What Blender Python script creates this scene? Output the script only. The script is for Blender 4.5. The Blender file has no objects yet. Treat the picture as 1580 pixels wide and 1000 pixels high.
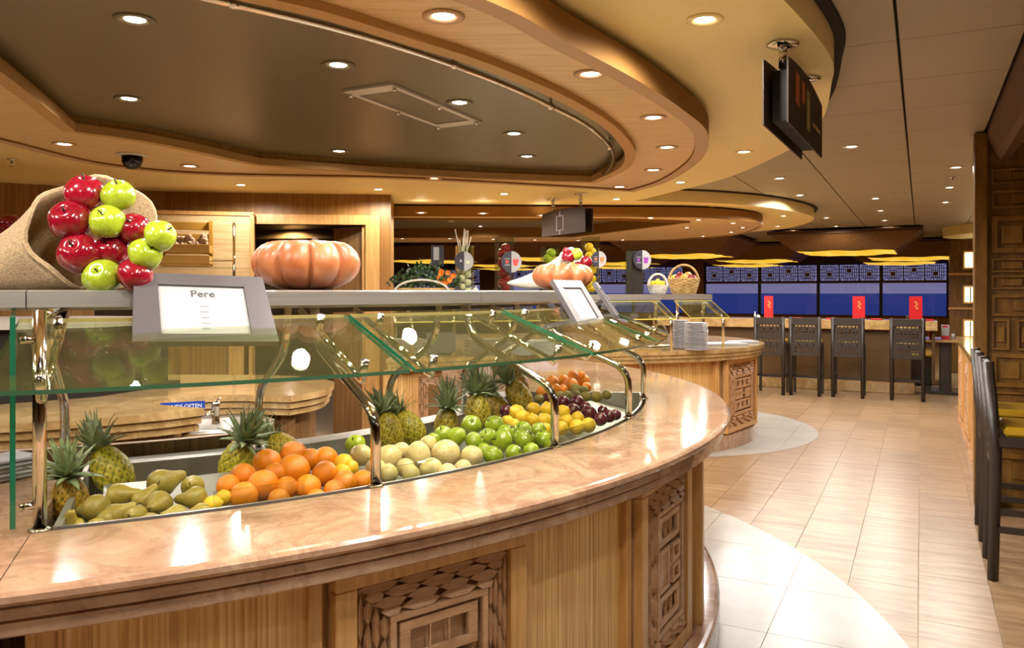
import bpy, bmesh, math, random
from mathutils import Vector, Matrix
from mathutils.geometry import tessellate_polygon

random.seed(7)
PI = math.pi
sc = bpy.context.scene
COL = sc.collection
F, CX, HY, EYE = 1222.0, 790.0, 450.0, 1.4      # focal length in pixels, principal column, horizon row, eye height

# ------------------------------------------------------------------ camera
cam_d = bpy.data.cameras.new('camera')
cam_d.sensor_width = 36.0
cam_d.lens = F / 1580.0 * 36.0
cam_d.shift_y = -(500.0 - HY) / 1580.0
cam_d.clip_start = 0.05
cam_d.clip_end = 9000
cam = bpy.data.objects.new('camera', cam_d)
cam.location = (0, 0, EYE)
cam.rotation_euler = (PI / 2, 0, 0)
COL.objects.link(cam)
sc.camera = cam

# ------------------------------------------------------------------ world, exposure, light levels
sc.view_settings.view_transform = 'Standard'
sc.view_settings.look = 'None'
sc.view_settings.gamma = 1.0
sc.view_settings.use_curve_mapping = False
sc.view_settings.exposure = 0.0
sc.cycles.max_bounces = 7
sc.cycles.diffuse_bounces = 4
sc.cycles.glossy_bounces = 3
sc.cycles.transparent_max_bounces = 12
sc.cycles.caustics_reflective = False
sc.cycles.caustics_refractive = False
LAMP = 1.62            # overall lamp level
world = bpy.data.worlds.new('dusk_sky')
sc.world = world
world.use_nodes = True
wn = world.node_tree
wn.nodes.clear()
wo = wn.nodes.new('ShaderNodeOutputWorld')
wb = wn.nodes.new('ShaderNodeBackground')
wc = wn.nodes.new('ShaderNodeTexCoord')
wx = wn.nodes.new('ShaderNodeSeparateXYZ')
wr = wn.nodes.new('ShaderNodeValToRGB')
wn.links.new(wc.outputs['Generated'], wx.inputs[0])
wn.links.new(wx.outputs['Z'], wr.inputs[0])
wr.color_ramp.elements[0].position = 0.0
wr.color_ramp.elements[0].color = (.36, .30, .47, 1)
wr.color_ramp.elements[1].position = 0.35
wr.color_ramp.elements[1].color = (.30, .34, .80, 1)
wn.links.new(wr.outputs[0], wb.inputs[0])
wb.inputs[1].default_value = 0.9
wn.links.new(wb.outputs[0], wo.inputs[0])

# ------------------------------------------------------------------ geometry of the place
E1 = Vector((.459, .889, 0)).normalized()      # along the aisle
E2 = Vector((E1.y, -E1.x, 0))                  # across the aisle, to the right
C = Vector((-2.0, 4.1, 0))                     # centre of the fruit island
C3 = Vector((.95, 8.15, 0))                    # centre of the round end of the second island

def ship(a, b, z=0.0):
    return E2 * a + E1 * b + Vector((0, 0, z))

def on_z(u, v, z):
    Y = F * (EYE - z) / (v - HY)
    return Vector(((u - CX) / F * Y, Y, z))

def at_y(u, v, Y):
    return Vector(((u - CX) / F * Y, Y, EYE - (v - HY) / F * Y))

def on_cyl(u, v, r, c=C):
    k = (u - CX) / F
    A = 1 + k * k
    B = -2 * (k * c.x + c.y)
    D = c.x ** 2 + c.y ** 2 - r * r
    disc = max(B * B - 4 * A * D, 0)
    return at_y(u, v, (-B - math.sqrt(disc)) / (2 * A))

def ang(p, c=C):
    return math.atan2(p.y - c.y, p.x - c.x)

def th_u(u, r):
    return ang(on_cyl(u, 500, r))

def pol(r, th, z=0.0, c=C):
    return Vector((c.x + r * math.cos(th), c.y + r * math.sin(th), z))

D2R = math.radians

# ------------------------------------------------------------------ materials
MATS = {}
def newmat(name):
    m = bpy.data.materials.new(name)
    m.use_nodes = True
    nt = m.node_tree
    b = nt.nodes['Principled BSDF']
    MATS[name] = m
    return m, nt, b

def rgb(h):
    h = h.lstrip('#')
    o = []
    for i in (0, 2, 4):
        c = int(h[i:i + 2], 16) / 255
        o.append(c / 12.92 if c <= .04045 else ((c + .055) / 1.055) ** 2.4)
    return (*o, 1)

def plain(name, col, rough=.5, metal=0, spec=.5, coat=0, emis=None, es=0):
    m, nt, b = newmat(name)
    b.inputs['Base Color'].default_value = rgb(col)
    b.inputs['Roughness'].default_value = rough
    b.inputs['Metallic'].default_value = metal
    b.inputs['Specular IOR Level'].default_value = spec
    b.inputs['Coat Weight'].default_value = coat
    b.inputs['Coat Roughness'].default_value = .08
    if emis:
        b.inputs['Emission Color'].default_value = rgb(emis)
        b.inputs['Emission Strength'].default_value = es
    return m

def noisy(name, cols, scale=(1, 1, 1), nscale=5, detail=6, rough=.5, metal=0, coat=0, bump=0, bump_scale=None,
          coord='Object', rot=(0, 0, 0), pos=None, dist=0, spec=.5, rvar=0):
    """noise-driven colour ramp on object coordinates"""
    m, nt, b = newmat(name)
    N, L = nt.nodes, nt.links
    tc = N.new('ShaderNodeTexCoord')
    mp = N.new('ShaderNodeMapping')
    mp.inputs['Scale'].default_value = scale
    mp.inputs['Rotation'].default_value = rot
    L.new(tc.outputs[coord], mp.inputs[0])
    src = mp.outputs[0]
    if rvar:
        oi = N.new('ShaderNodeObjectInfo')
        va = N.new('ShaderNodeVectorMath'); va.operation = 'SCALE'
        cb = N.new('ShaderNodeCombineXYZ')
        for i in range(3):
            L.new(oi.outputs['Random'], cb.inputs[i])
        L.new(cb.outputs[0], va.inputs[0]); va.inputs['Scale'].default_value = 57.0
        ad = N.new('ShaderNodeVectorMath'); ad.operation = 'ADD'
        L.new(src, ad.inputs[0]); L.new(va.outputs[0], ad.inputs[1])
        src = ad.outputs[0]
    nz = N.new('ShaderNodeTexNoise')
    nz.inputs['Scale'].default_value = nscale
    nz.inputs['Detail'].default_value = detail
    nz.inputs['Roughness'].default_value = .6
    nz.inputs['Distortion'].default_value = dist
    L.new(src, nz.inputs['Vector'])
    rp = N.new('ShaderNodeValToRGB')
    L.new(nz.outputs['Fac'], rp.inputs[0])
    n = len(cols)
    while len(rp.color_ramp.elements) < n:
        rp.color_ramp.elements.new(.5)
    for i, c in enumerate(cols):
        e = rp.color_ramp.elements[i]
        e.position = pos[i] if pos else .3 + .4 * i / max(1, n - 1)
        e.color = rgb(c)
    out = rp.outputs[0]
    if rvar:
        hs = N.new('ShaderNodeHueSaturation')
        mr = N.new('ShaderNodeMapRange')
        L.new(oi.outputs['Random'], mr.inputs[0])
        mr.inputs[3].default_value = 1 - rvar; mr.inputs[4].default_value = 1 + rvar
        L.new(mr.outputs[0], hs.inputs['Value'])
        L.new(out, hs.inputs['Color'])
        out = hs.outputs[0]
    L.new(out, b.inputs['Base Color'])
    b.inputs['Roughness'].default_value = rough
    b.inputs['Metallic'].default_value = metal
    b.inputs['Coat Weight'].default_value = coat
    b.inputs['Coat Roughness'].default_value = .06
    b.inputs['Specular IOR Level'].default_value = spec
    if bump:
        bp = N.new('ShaderNodeBump')
        bp.inputs['Strength'].default_value = bump
        bp.inputs['Distance'].default_value = .004
        L.new(nz.outputs['Fac'], bp.inputs['Height'])
        L.new(bp.outputs[0], b.inputs['Normal'])
    return m

def glassmat(name, tint, refl=1.0, rough=.0, ior=1.45, haze=.0, dif='#ffffff'):
    """clear pane: what lies behind shows through, with a Fresnel reflection on top"""
    m = bpy.data.materials.new(name); m.use_nodes = True
    MATS[name] = m
    nt = m.node_tree; N, L = nt.nodes, nt.links; N.clear()
    o = N.new('ShaderNodeOutputMaterial')
    t = N.new('ShaderNodeBsdfTransparent'); t.inputs[0].default_value = rgb(tint)
    g = N.new('ShaderNodeBsdfGlossy'); g.inputs['Roughness'].default_value = rough
    lw = N.new('ShaderNodeLayerWeight'); lw.inputs[0].default_value = .5
    pw = N.new('ShaderNodeMath'); pw.operation = 'POWER'; pw.inputs[1].default_value = 5.0
    mu = N.new('ShaderNodeMath'); mu.operation = 'MULTIPLY_ADD'; mu.inputs[1].default_value = .9 * refl; mu.inputs[2].default_value = .035 * refl
    mx = N.new('ShaderNodeMixShader')
    L.new(lw.outputs['Facing'], pw.inputs[0]); L.new(pw.outputs[0], mu.inputs[0]); L.new(mu.outputs[0], mx.inputs[0])
    base = t.outputs[0]
    if haze:
        d = N.new('ShaderNodeBsdfDiffuse'); d.inputs[0].default_value = rgb(dif)
        m2 = N.new('ShaderNodeMixShader'); m2.inputs[0].default_value = haze
        L.new(t.outputs[0], m2.inputs[1]); L.new(d.outputs[0], m2.inputs[2]); base = m2.outputs[0]
    L.new(base, mx.inputs[1]); L.new(g.outputs[0], mx.inputs[2])
    L.new(mx.outputs[0], o.inputs[0])
    return m

# stone
def marble(name, c0, c1, c2, vein, rough=.12):
    m, nt, b = newmat(name)
    N, L = nt.nodes, nt.links
    tc = N.new('ShaderNodeTexCoord')
    n1 = N.new('ShaderNodeTexNoise'); n1.inputs['Scale'].default_value = 4.5; n1.inputs['Detail'].default_value = 9; n1.inputs['Roughness'].default_value = .65; n1.inputs['Distortion'].default_value = 1.2
    L.new(tc.outputs['Object'], n1.inputs['Vector'])
    r1 = N.new('ShaderNodeValToRGB')
    L.new(n1.outputs['Fac'], r1.inputs[0])
    r1.color_ramp.elements.new(.5)
    for e, p, c in zip(r1.color_ramp.elements, (.33, .5, .68), (c0, c1, c2)):
        e.position = p; e.color = rgb(c)
    n2 = N.new('ShaderNodeTexNoise'); n2.inputs['Scale'].default_value = 3.0; n2.inputs['Detail'].default_value = 9; n2.inputs['Roughness'].default_value = .7; n2.inputs['Distortion'].default_value = 1.6
    L.new(tc.outputs['Object'], n2.inputs['Vector'])
    r2 = N.new('ShaderNodeValToRGB'); L.new(n2.outputs['Fac'], r2.inputs[0])
    r2.color_ramp.elements.new(.5)
    for e, p, v in zip(r2.color_ramp.elements, (.45, .5, .55), (0, .5, 0)):
        e.position = p; e.color = (v, v, v, 1)
    mx = N.new('ShaderNodeMix'); mx.data_type = 'RGBA'
    L.new(r2.outputs[0], mx.inputs[0]); L.new(r1.outputs[0], mx.inputs[6]); mx.inputs[7].default_value = rgb(vein)
    L.new(mx.outputs[2], b.inputs['Base Color'])
    b.inputs['Roughness'].default_value = rough
    b.inputs['Coat Weight'].default_value = .3
    b.inputs['Coat Roughness'].default_value = .05
    return m

marble('peach_marble', '#9c775e', '#b28e72', '#c3a588', '#86624b')
marble('yellow_lit_marble', '#9c7a4c', '#b3925f', '#c4a777', '#86683f')  # same marble as the peach one, yellow light put into its colour
noisy('floor_stone', ['#806347', '#96795a', '#a68a69'], scale=(1.2, 9, 1), nscale=3, rough=.32, coord='Object', rot=(0, 0, -D2R(27.3) + 0.0), rvar=.10)
noisy('white_stone', ['#9d978f', '#a7a29b', '#aeaaa3'], nscale=4, rough=.28, rvar=.04)
plain('grout', '#b39a7d', .8)
# wood
noisy('bamboo', ['#a87838', '#cb9a55', '#dfb674', '#ecca90'], scale=(120, 120, 1.6), nscale=1.0, detail=4, rough=.38, coat=.15, bump=.25)
noisy('bamboo_brown', ['#5f4122', '#7d5a34', '#977046'], scale=(120, 120, 1.6), nscale=1.0, detail=4, rough=.42, bump=.15)
noisy('wall_veneer', ['#7c5424', '#96692f', '#a97b3c'], scale=(60, 60, 1.2), nscale=1.0, detail=5, rough=.45)
noisy('frame_wood', ['#b5854a', '#c8985a', '#d4a668'], scale=(40, 40, 3), nscale=1.0, detail=4, rough=.36, coat=.15)
noisy('carved_wood', ['#a37a54', '#b98f67', '#c9a27b'], scale=(10, 10, 30), nscale=1.0, detail=4, rough=.42)
noisy('dark_gold_wood', ['#5c3f16', '#74511d', '#856026'], scale=(20, 20, 4), nscale=1.0, detail=4, rough=.35, coat=.1)
noisy('ceiling_veneer', ['#cba572', '#dfbd88', '#e9cb99'], scale=(4, 90, 1), nscale=1.0, detail=5, rough=.42, rot=(0, 0, .45))
plain('ceiling_lip', '#c6a27c', .6)
plain('fascia_brown', '#8a6230', .8, spec=.2)
noisy('strip_veneer', ['#b08a44', '#d2a85c'], scale=(90, 90, 1), nscale=1, detail=3, rough=.5)
plain('yellow_paint', '#fbe7a6', .5)
plain('olive_metal', '#756a50', .34, metal=.2)
plain('recess_lip', '#bd955c', .7)
plain('sign_gap_shade', '#120e0c', .85)
plain('well_steel', '#aaa599', .38, metal=.6)
plain('ceiling_panel', '#aca28c', .5)
plain('ceiling_gap', '#2b2016', .9)
plain('dark_trough', '#5b3b20', .6)
noisy('trough_wood', ['#6b4522', '#875c30'], scale=(30, 30, 2), nscale=1, rough=.5)
plain('chair_wood', '#2e241e', .38, coat=.1)
plain('leather_gold', '#b08a1c', .38)
plain('bar_dark', '#553a15', .5)
# metal and glass
noisy('steel', ['#b5aea5', '#c6bfb5'], scale=(2, 2, 90), nscale=1, rough=.33, metal=.75)
plain('chrome', '#d9d4c8', .07, metal=1)
plain('grey_metal', '#5e5758', .4, metal=.3)
plain('black_plastic', '#1b1818', .3)
glassmat('clear_glass', '#f3f6ec', 1.0)
glassmat('sneeze_glass', '#eef2e4', 1.0, haze=.02, dif='#d9cf8a')  # faint yellow diffuse layer paints the yellow reflections on the pane
plain('glass_edge', '#1f6a4a', .1, coat=.5)
plain('glass_edge_gold', '#cdbb5a', .2)
glassmat('window_glass', '#dfe4f0', 1.0)
glassmat('smoke_dome', '#50504c', 1.5)
plain('white_paper', '#a3a1a0', .6)
plain('white_china', '#cbc9cc', .2, coat=.4)
plain('print_dark', '#403c3e', .7)
plain('print_grey', '#8d8b90', .7)
plain('sign_blue', '#0f3a92', .5)
plain('sign_white', '#dfe6f2', .5)
plain('red_card', '#c0141c', .4)
plain('gold_print', '#d6974a', .5)
plain('lamp_lens', '#ffffff', .3, emis='#fff4e2', es=22)
plain('warm_lens', '#ffffff', .3, emis='#ffdfa0', es=5)
plain('white_enamel', '#d8d2c4', .4)
plain('linen', '#b9b0a0', .9)
noisy('burlap', ['#8f7757', '#a98f6b', '#b99f7b'], scale=(1, 1, 1), nscale=160, detail=3, rough=.95, bump=.5)
noisy('alabaster', ['#e0a21c', '#f2c13c', '#ffe07a'], nscale=2.2, detail=5, rough=.6)
def emit_tex(name, st):
    m = MATS[name]; nt = m.node_tree; b = nt.nodes['Principled BSDF']
    l = b.inputs['Base Color'].links[0].from_socket
    nt.links.new(l, b.inputs['Emission Color']); b.inputs['Emission Strength'].default_value = st
emit_tex('alabaster', 1.0)
# food
noisy('apple_red', ['#6a0816', '#7f0b1c', '#920f22'], nscale=9, detail=5, rough=.16, coat=.6, rvar=.12)
noisy('apple_green', ['#8a9c1c', '#98a926', '#a6b432'], nscale=5, detail=5, rough=.2, coat=.5, rvar=.1)
noisy('apple_yellow', ['#b3b423', '#cfc838', '#dccf52'], nscale=8, detail=5, rough=.25, coat=.4, rvar=.1)
noisy('cream_fruit', ['#d6b878', '#dfc68c', '#e6d2a0'], nscale=7, detail=5, rough=.3, coat=.2, rvar=.08)
noisy('orange_peel', ['#d8700a', '#ea8612', '#f09a20'], nscale=60, detail=3, rough=.3, bump=.25, rvar=.1)
noisy('lemon_peel', ['#d9a313', '#e8b920', '#f1cc3c'], nscale=50, detail=3, rough=.4, bump=.2, rvar=.1)
noisy('pear_skin', ['#7e6e22', '#988436', '#ab9446', '#86602a'], nscale=14, detail=6, rough=.4, rvar=.14, pos=[.3, .48, .62, .76])
noisy('plum_skin', ['#3a0f18', '#561a22', '#6e2a2e'], nscale=9, detail=4, rough=.25, coat=.3, rvar=.12)
noisy('kiwi_skin', ['#5e4f1c', '#7c6a28', '#8e7d38'], nscale=16, detail=5, rough=.6, rvar=.12)
noisy('pumpkin_skin', ['#93481f', '#ae6234', '#c27d50'], nscale=9, detail=8, rough=.42, coat=.15)
noisy('leaf_green', ['#75855a', '#98a476', '#b4b990'], scale=(3, 3, 20), nscale=3, rough=.5, rvar=.15)
noisy('foliage', ['#1e3316', '#345226', '#4c6b32'], nscale=12, rough=.6, rvar=.2)
plain('stem_brown', '#3a2816', .8)
plain('flower_orange', '#e07a14', .6)
noisy('wicker', ['#8a6a38', '#b4935a', '#c9ab74'], nscale=30, rough=.7)
noisy('wicker_white', ['#b5ada2', '#d6d0c8'], nscale=30, rough=.7)
noisy('ginger', ['#8a6a4e', '#b8977a', '#cdb39a'], nscale=30, rough=.8)
plain('crate_wood', '#b8892f', .6)
noisy('pale_panel', ['#b99460', '#cfae7c', '#dbbf92'], scale=(2, 2, 40), nscale=1, rough=.5)
noisy('garlic', ['#cfc3a8', '#e4dcc6'], nscale=8, rough=.6)
noisy('bread', ['#a8621e', '#cf8f3a', '#dfb05c'], nscale=9, rough=.7)

def pineapple_mat():
    m, nt, b = newmat('pineapple_skin')
    N, L = nt.nodes, nt.links
    at = N.new('ShaderNodeAttribute'); at.attribute_name = 'eye'
    rp = N.new('ShaderNodeValToRGB'); L.new(at.outputs['Fac'], rp.inputs[0])
    cols = [(.0, '#3d3a14'), (.22, '#7c7420'), (.5, '#b8982a'), (.8, '#cfae3c'), (1, '#6e5424')]
    while len(rp.color_ramp.elements) < len(cols):
        rp.color_ramp.elements.new(.5)
    for e, (p, c) in zip(rp.color_ramp.elements, cols):
        e.position = p; e.color = rgb(c)
    oi = N.new('ShaderNodeObjectInfo')
    hs = N.new('ShaderNodeHueSaturation')
    mr = N.new('ShaderNodeMapRange'); L.new(oi.outputs['Random'], mr.inputs[0])
    mr.inputs[3].default_value = .48; mr.inputs[4].default_value = .53
    L.new(mr.outputs[0], hs.inputs['Hue']); L.new(rp.outputs[0], hs.inputs['Color'])
    L.new(hs.outputs[0], b.inputs['Base Color'])
    b.inputs['Roughness'].default_value = .45
pineapple_mat()

def sea_mat():
    m, nt, b = newmat('sea_water')
    N, L = nt.nodes, nt.links
    b.inputs['Base Color'].default_value = rgb('#0a4a8c')
    b.inputs['Roughness'].default_value = .55
    b.inputs['Specular IOR Level'].default_value = .15
sea_mat()

# ------------------------------------------------------------------ mesh helpers
class MB:
    def __init__(self):
        self.v, self.f, self.m, self.s = [], [], [], []
        self.names = []
    def mi(self, name):
        if name not in self.names:
            self.names.append(name)
        return self.names.index(name)
    def add(self, verts, faces, mat, smooth=False):
        o = len(self.v)
        self.v += [tuple(x) for x in verts]
        i = self.mi(mat)
        for f in faces:
            self.f.append(tuple(k + o for k in f)); self.m.append(i); self.s.append(smooth)
        return self
    def box(self, c, s, mat, M=None):
        c = Vector(c); h = Vector(s) * .5
        vs = [Vector((c.x + sx * h.x, c.y + sy * h.y, c.z + sz * h.z)) for sx in (-1, 1) for sy in (-1, 1) for sz in (-1, 1)]
        if M is not None:
            vs = [M @ v for v in vs]
        return self.add(vs, [(0, 1, 3, 2), (4, 6, 7, 5), (0, 4, 5, 1), (2, 3, 7, 6), (0, 2, 6, 4), (1, 5, 7, 3)], mat)
    def bbox(self, c, s, mat, bev=.004, M=None):
        """box with chamfered vertical and horizontal edges"""
        bm = bmesh.new()
        bmesh.ops.create_cube(bm, size=1)
        for v in bm.verts:
            v.co = Vector((v.co.x * s[0], v.co.y * s[1], v.co.z * s[2]))
        bmesh.ops.bevel(bm, geom=bm.edges[:] + bm.verts[:], offset=bev, segments=1, affect='EDGES')
        c = Vector(c)
        vs = [v.co + c for v in bm.verts]
        if M is not None:
            vs = [M @ v for v in vs]
        bm.verts.index_update()
        fs = [tuple(v.index for v in f.verts) for f in bm.faces]
        bm.free()
        return self.add(vs, fs, mat)
    def tube(self, path, r, mat, n=10, caps=True, rads=None):
        path = [Vector(p) for p in path]
        rings = []
        up = None
        for i, p in enumerate(path):
            if i == 0: d = path[1] - p
            elif i == len(path) - 1: d = p - path[i - 1]
            else: d = (path[i + 1] - p).normalized() + (p - path[i - 1]).normalized()
            d.normalize()
            if up is None:
                up = Vector((0, 0, 1)) if abs(d.z) < .9 else Vector((1, 0, 0))
            x = d.cross(up)
            if x.length < 1e-5:
                x = d.cross(Vector((.3, .8, .2)))
            x.normalize()
            y = x.cross(d).normalized()
            up = y
            rr = rads[i] if rads else r
            rings.append([p + x * (math.cos(2 * PI * k / n) * rr) + y * (math.sin(2 * PI * k / n) * rr) for k in range(n)])
        vs = [v for R in rings for v in R]
        fs = []
        for i in range(len(path) - 1):
            for k in range(n):
                a, b2 = i * n + k, i * n + (k + 1) % n
                fs.append((a, b2, b2 + n, a + n))
        if caps:
            fs.append(tuple(range(n))[::-1]); fs.append(tuple(range((len(path) - 1) * n, len(path) * n)))
        return self.add(vs, fs, mat, True)
    def lathe(self, prof, mat, n=20, c=(0, 0, 0), M=None, smooth=True, rmod=None):
        c = Vector(c)
        vs, fs = [], []
        for (r, z) in prof:
            for k in range(n):
                t = 2 * PI * k / n
                rr = r * (rmod(t, z) if rmod else 1)
                vs.append(Vector((rr * math.cos(t), rr * math.sin(t), z)))
        for i in range(len(prof) - 1):
            for k in range(n):
                a, b2 = i * n + k, i * n + (k + 1) % n
                fs.append((a, b2, b2 + n, a + n))
        vs = [(M @ v if M is not None else v) + c for v in vs]
        return self.add(vs, fs, mat, smooth)
    def ring(self, prof, t0, t1, n, mat, c=C, closed=True, caps=True, smooth=False):
        """sweep a (r, z) profile about c from angle t0 to t1"""
        k = len(prof)
        vs, fs = [], []
        for i in range(n + 1):
            t = t0 + (t1 - t0) * i / n
            for (r, z) in prof:
                vs.append(pol(r, t, z, c))
        m = k if closed else k - 1
        for i in range(n):
            for j in range(m):
                a, b2 = i * k + j, i * k + (j + 1) % k
                fs.append((a, b2, b2 + k, a + k))
        if caps and closed:
            fs.append(tuple(range(k))[::-1]); fs.append(tuple(range(n * k, n * k + k)))
        return self.add(vs, fs, mat, smooth)
    def prism(self, poly, z0, z1, mat, side=None, holes=(), top=True, bottom=True):
        loops = [[Vector((p[0], p[1], 0)) for p in poly]] + [[Vector((p[0], p[1], 0)) for p in h] for h in holes]
        tris = tessellate_polygon(loops)
        flat = [p for l in loops for p in l]
        n = len(flat)
        vs = [Vector((p.x, p.y, z0)) for p in flat] + [Vector((p.x, p.y, z1)) for p in flat]
        fs = []
        for t in tris:
            if bottom: fs.append(tuple(t))
            if top: fs.append(tuple(i + n for i in t))
        self.add(vs, fs, mat)
        o = 0
        sf = []
        for l in loops:
            m = len(l)
            for i in range(m):
                a, b2 = o + i, o + (i + 1) % m
                sf.append((a, b2, b2 + n, a + n))
            o += m
        return self.add(vs, sf, side or mat)
    def build(self, name, parent=None, M=None, kind=None, recalc=True):
        me = bpy.data.meshes.new(name)
        me.from_pydata(self.v, [], self.f)
        for nm in self.names:
            me.materials.append(MATS[nm])
        me.polygons.foreach_set('material_index', self.m)
        me.polygons.foreach_set('use_smooth', self.s)
        if recalc:
            bm = bmesh.new(); bm.from_mesh(me)
            bmesh.ops.remove_doubles(bm, verts=bm.verts, dist=1e-6)
            bmesh.ops.recalc_face_normals(bm, faces=bm.faces)
            bm.to_mesh(me); bm.free()
        me.update()
        return link(name, me, parent, M, kind)

def link(name, data, parent=None, M=None, kind=None):
    o = bpy.data.objects.new(name, data)
    COL.objects.link(o)
    if parent is not None:
        o.parent = parent
    if M is not None:
        o.matrix_local = M
    if kind:
        o['kind'] = kind
    return o

def tag(o, label, cat, group=None):
    o['label'] = label
    o['category'] = cat
    if group:
        o['group'] = group
    return o

def thing(name, label, cat, loc=(0, 0, 0), group=None, M=None):
    o = bpy.data.objects.new(name, None)
    o.empty_display_size = .05
    COL.objects.link(o)
    if M is not None:
        o.matrix_world = M
    else:
        o.location = loc
    return tag(o, label, cat, group)

def struct(o, label=None):
    o['kind'] = 'structure'
    if label:
        o['label'] = label
    return o

def copy_tree(o, parent=None):
    c = o.copy(); COL.objects.link(c)
    c.parent = parent
    for ch in list(o.children):
        copy_tree(ch, c)
    return c

def frame_M(p, n):
    """local -y looks along the outward normal n, z up"""
    n = Vector((n[0], n[1], 0)).normalized()
    x = Vector((-n.y, n.x, 0))
    M = Matrix((( x.x, -n.x, 0, p[0]), (x.y, -n.y, 0, p[1]), (0, 0, 1, p[2]), (0, 0, 0, 1)))
    return M

def axis_M(p, zdir, roll=0.0, s=1.0):
    q = Vector(zdir).normalized().to_track_quat('Z', 'Y')
    return Matrix.Translation(Vector(p)) @ q.to_matrix().to_4x4() @ Matrix.Rotation(roll, 4, 'Z') @ Matrix.Scale(s, 4)

def spline(pts, closed=True, n=8, corners=()):
    """Catmull-Rom through plan points; the indices in corners stay sharp"""
    P = [Vector((p[0], p[1])) for p in pts]
    N = len(P); out = []
    for i in range(N if closed else N - 1):
        p1, p2 = P[i], P[(i + 1) % N]
        p0 = P[i - 1] if (closed or i > 0) else p1
        p3 = P[(i + 2) % N] if (closed or i + 2 < N) else p2
        if i in corners: p0 = p1 - (p2 - p1)
        if (i + 1) % N in corners: p3 = p2 + (p2 - p1)
        for k in range(n):
            t = k / n
            out.append(.5 * ((2 * p1) + (p2 - p0) * t + (2 * p0 - 5 * p1 + 4 * p2 - p3) * t * t + (3 * p1 - p0 - 3 * p2 + p3) * t ** 3))
    if not closed:
        out.append(P[-1])
    return out

def inset(poly, d):
    """move a closed plan outline inwards by d (outwards when negative)"""
    n = len(poly)
    A = sum(poly[i].x * poly[(i + 1) % n].y - poly[(i + 1) % n].x * poly[i].y for i in range(n))
    s = 1 if A > 0 else -1
    out = []
    for i in range(n):
        t = (poly[(i + 1) % n] - poly[i - 1])
        if t.length < 1e-9:
            out.append(poly[i].copy()); continue
        t.normalize()
        out.append(poly[i] + Vector((-t.y, t.x)) * s * d)
    return out

ORD = ['leftmost', 'second', 'third', 'fourth', 'fifth', 'sixth', 'seventh', 'eighth', 'ninth', 'tenth', 'eleventh', 'twelfth', 'thirteenth',
       'fourteenth', 'fifteenth', 'sixteenth', 'seventeenth', 'eighteenth', 'nineteenth', 'twentieth', 'twenty-first', 'twenty-second', 'twenty-third', 'twenty-fourth']
def nth(i, n, what):
    if i == 0: return 'leftmost ' + what
    if i == n - 1: return 'rightmost ' + what
    return ORD[i] + ' ' + what + ' from the left'
def screen_u(p):
    return CX + p.x / p.y * F

def text(body, size, mat, parent, M, name='lettering', extrude=.0004, bold=0.0):
    cu = bpy.data.curves.new(name, 'FONT')
    cu.body = body; cu.size = size; cu.extrude = extrude; cu.offset = bold
    cu.align_x = 'CENTER'; cu.align_y = 'CENTER'
    tmp = bpy.data.objects.new(name, cu)
    COL.objects.link(tmp)
    bpy.context.view_layer.update()
    me = bpy.data.meshes.new_from_object(tmp.evaluated_get(bpy.context.evaluated_depsgraph_get()))
    bpy.data.objects.remove(tmp)
    me.materials.clear(); me.materials.append(MATS[mat])
    return link(name, me, parent, M)

# ================================================================== STRUCTURE
# ---- floor slab, ceiling slab, outer walls
def ship_box(mb, a0, a1, b0, b1, z0, z1, mat):
    poly = [ship(a0, b0), ship(a1, b0), ship(a1, b1), ship(a0, b1)]
    return mb.prism([(p.x, p.y) for p in poly], z0, z1, mat)

A0, A1, B0, B1 = -16.0, 5.0, -6.0, 23.5
floor = struct(ship_box(MB(), A0, A1, B0, B1, -.2, -.004, 'grout').build('floor'), 'beige stone floor')
ceil = struct(ship_box(MB(), A0, A1, B0, B1, 2.475, 2.6, 'ceiling_gap').build('ceiling'), 'brown panelled ceiling')
struct(ship_box(MB(), A0 - .2, A0, B0, B1, 0, 2.475, 'wall_veneer').build('wall_left'))
struct(ship_box(MB(), A1, A1 + .2, B0, B1, 0, 2.475, 'wall_veneer').build('wall_right'))
struct(ship_box(MB(), A0, A1, B0 - .2, B0, 0, 2.475, 'wall_veneer').build('wall_behind'))

# ---- floor tiles, laid along the aisle in running bond
WHITE = [((-2.0, 3.65), 3.6), ((1.45, 8.35), 1.66)]
def box_mesh(name, sx, sy, sz, mat):
    return MB().box((0, 0, -sz / 2), (sx, sy, sz), mat)
TW, TL = .30, .60
tile_me = None
RZ = math.atan2(E2.y, E2.x)
tiles = []
a = -3.91
col = 0
while a < 1.2:
    b = 1.2 + (col % 3) * .2
    while b < 13.2:
        p = ship(a + TW / 2, b + TL / 2)
        b += TL
        if p.y < .8: continue
        u, v = CX + p.x / p.y * F, HY + EYE / p.y * F
        if u < 960 or u > 1720 or v > 1150: continue
        if (p - C).length < 2.75 or (p - C3).length < 1.3: continue
        if any((Vector((p.x - c[0], p.y - c[1]))).length < r - .45 for c, r in WHITE): continue
        tiles.append(p)
    a += TW; col += 1
tiles.sort(key=lambda p: p.y)
for i, p in enumerate(tiles[:295]):
    M = Matrix.Translation(p) @ Matrix.Rotation(RZ, 4, 'Z')
    if tile_me is None:
        o = MB().box((0, 0, -.004), (TW - .003, TL - .003, .008), 'floor_stone').build('floor_tile', floor, M)
        tile_me = o.data
    else:
        link('floor_tile', tile_me, floor, M)
rest = MB()
for p in tiles[295:]:
    rest.box((0, 0, -.004), (TW - .003, TL - .003, .008), 'floor_stone', Matrix.Translation(p) @ Matrix.Rotation(RZ, 4, 'Z'))
if rest.v:
    rest.build('far_floor_tiles', floor, kind='stuff')

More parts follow.
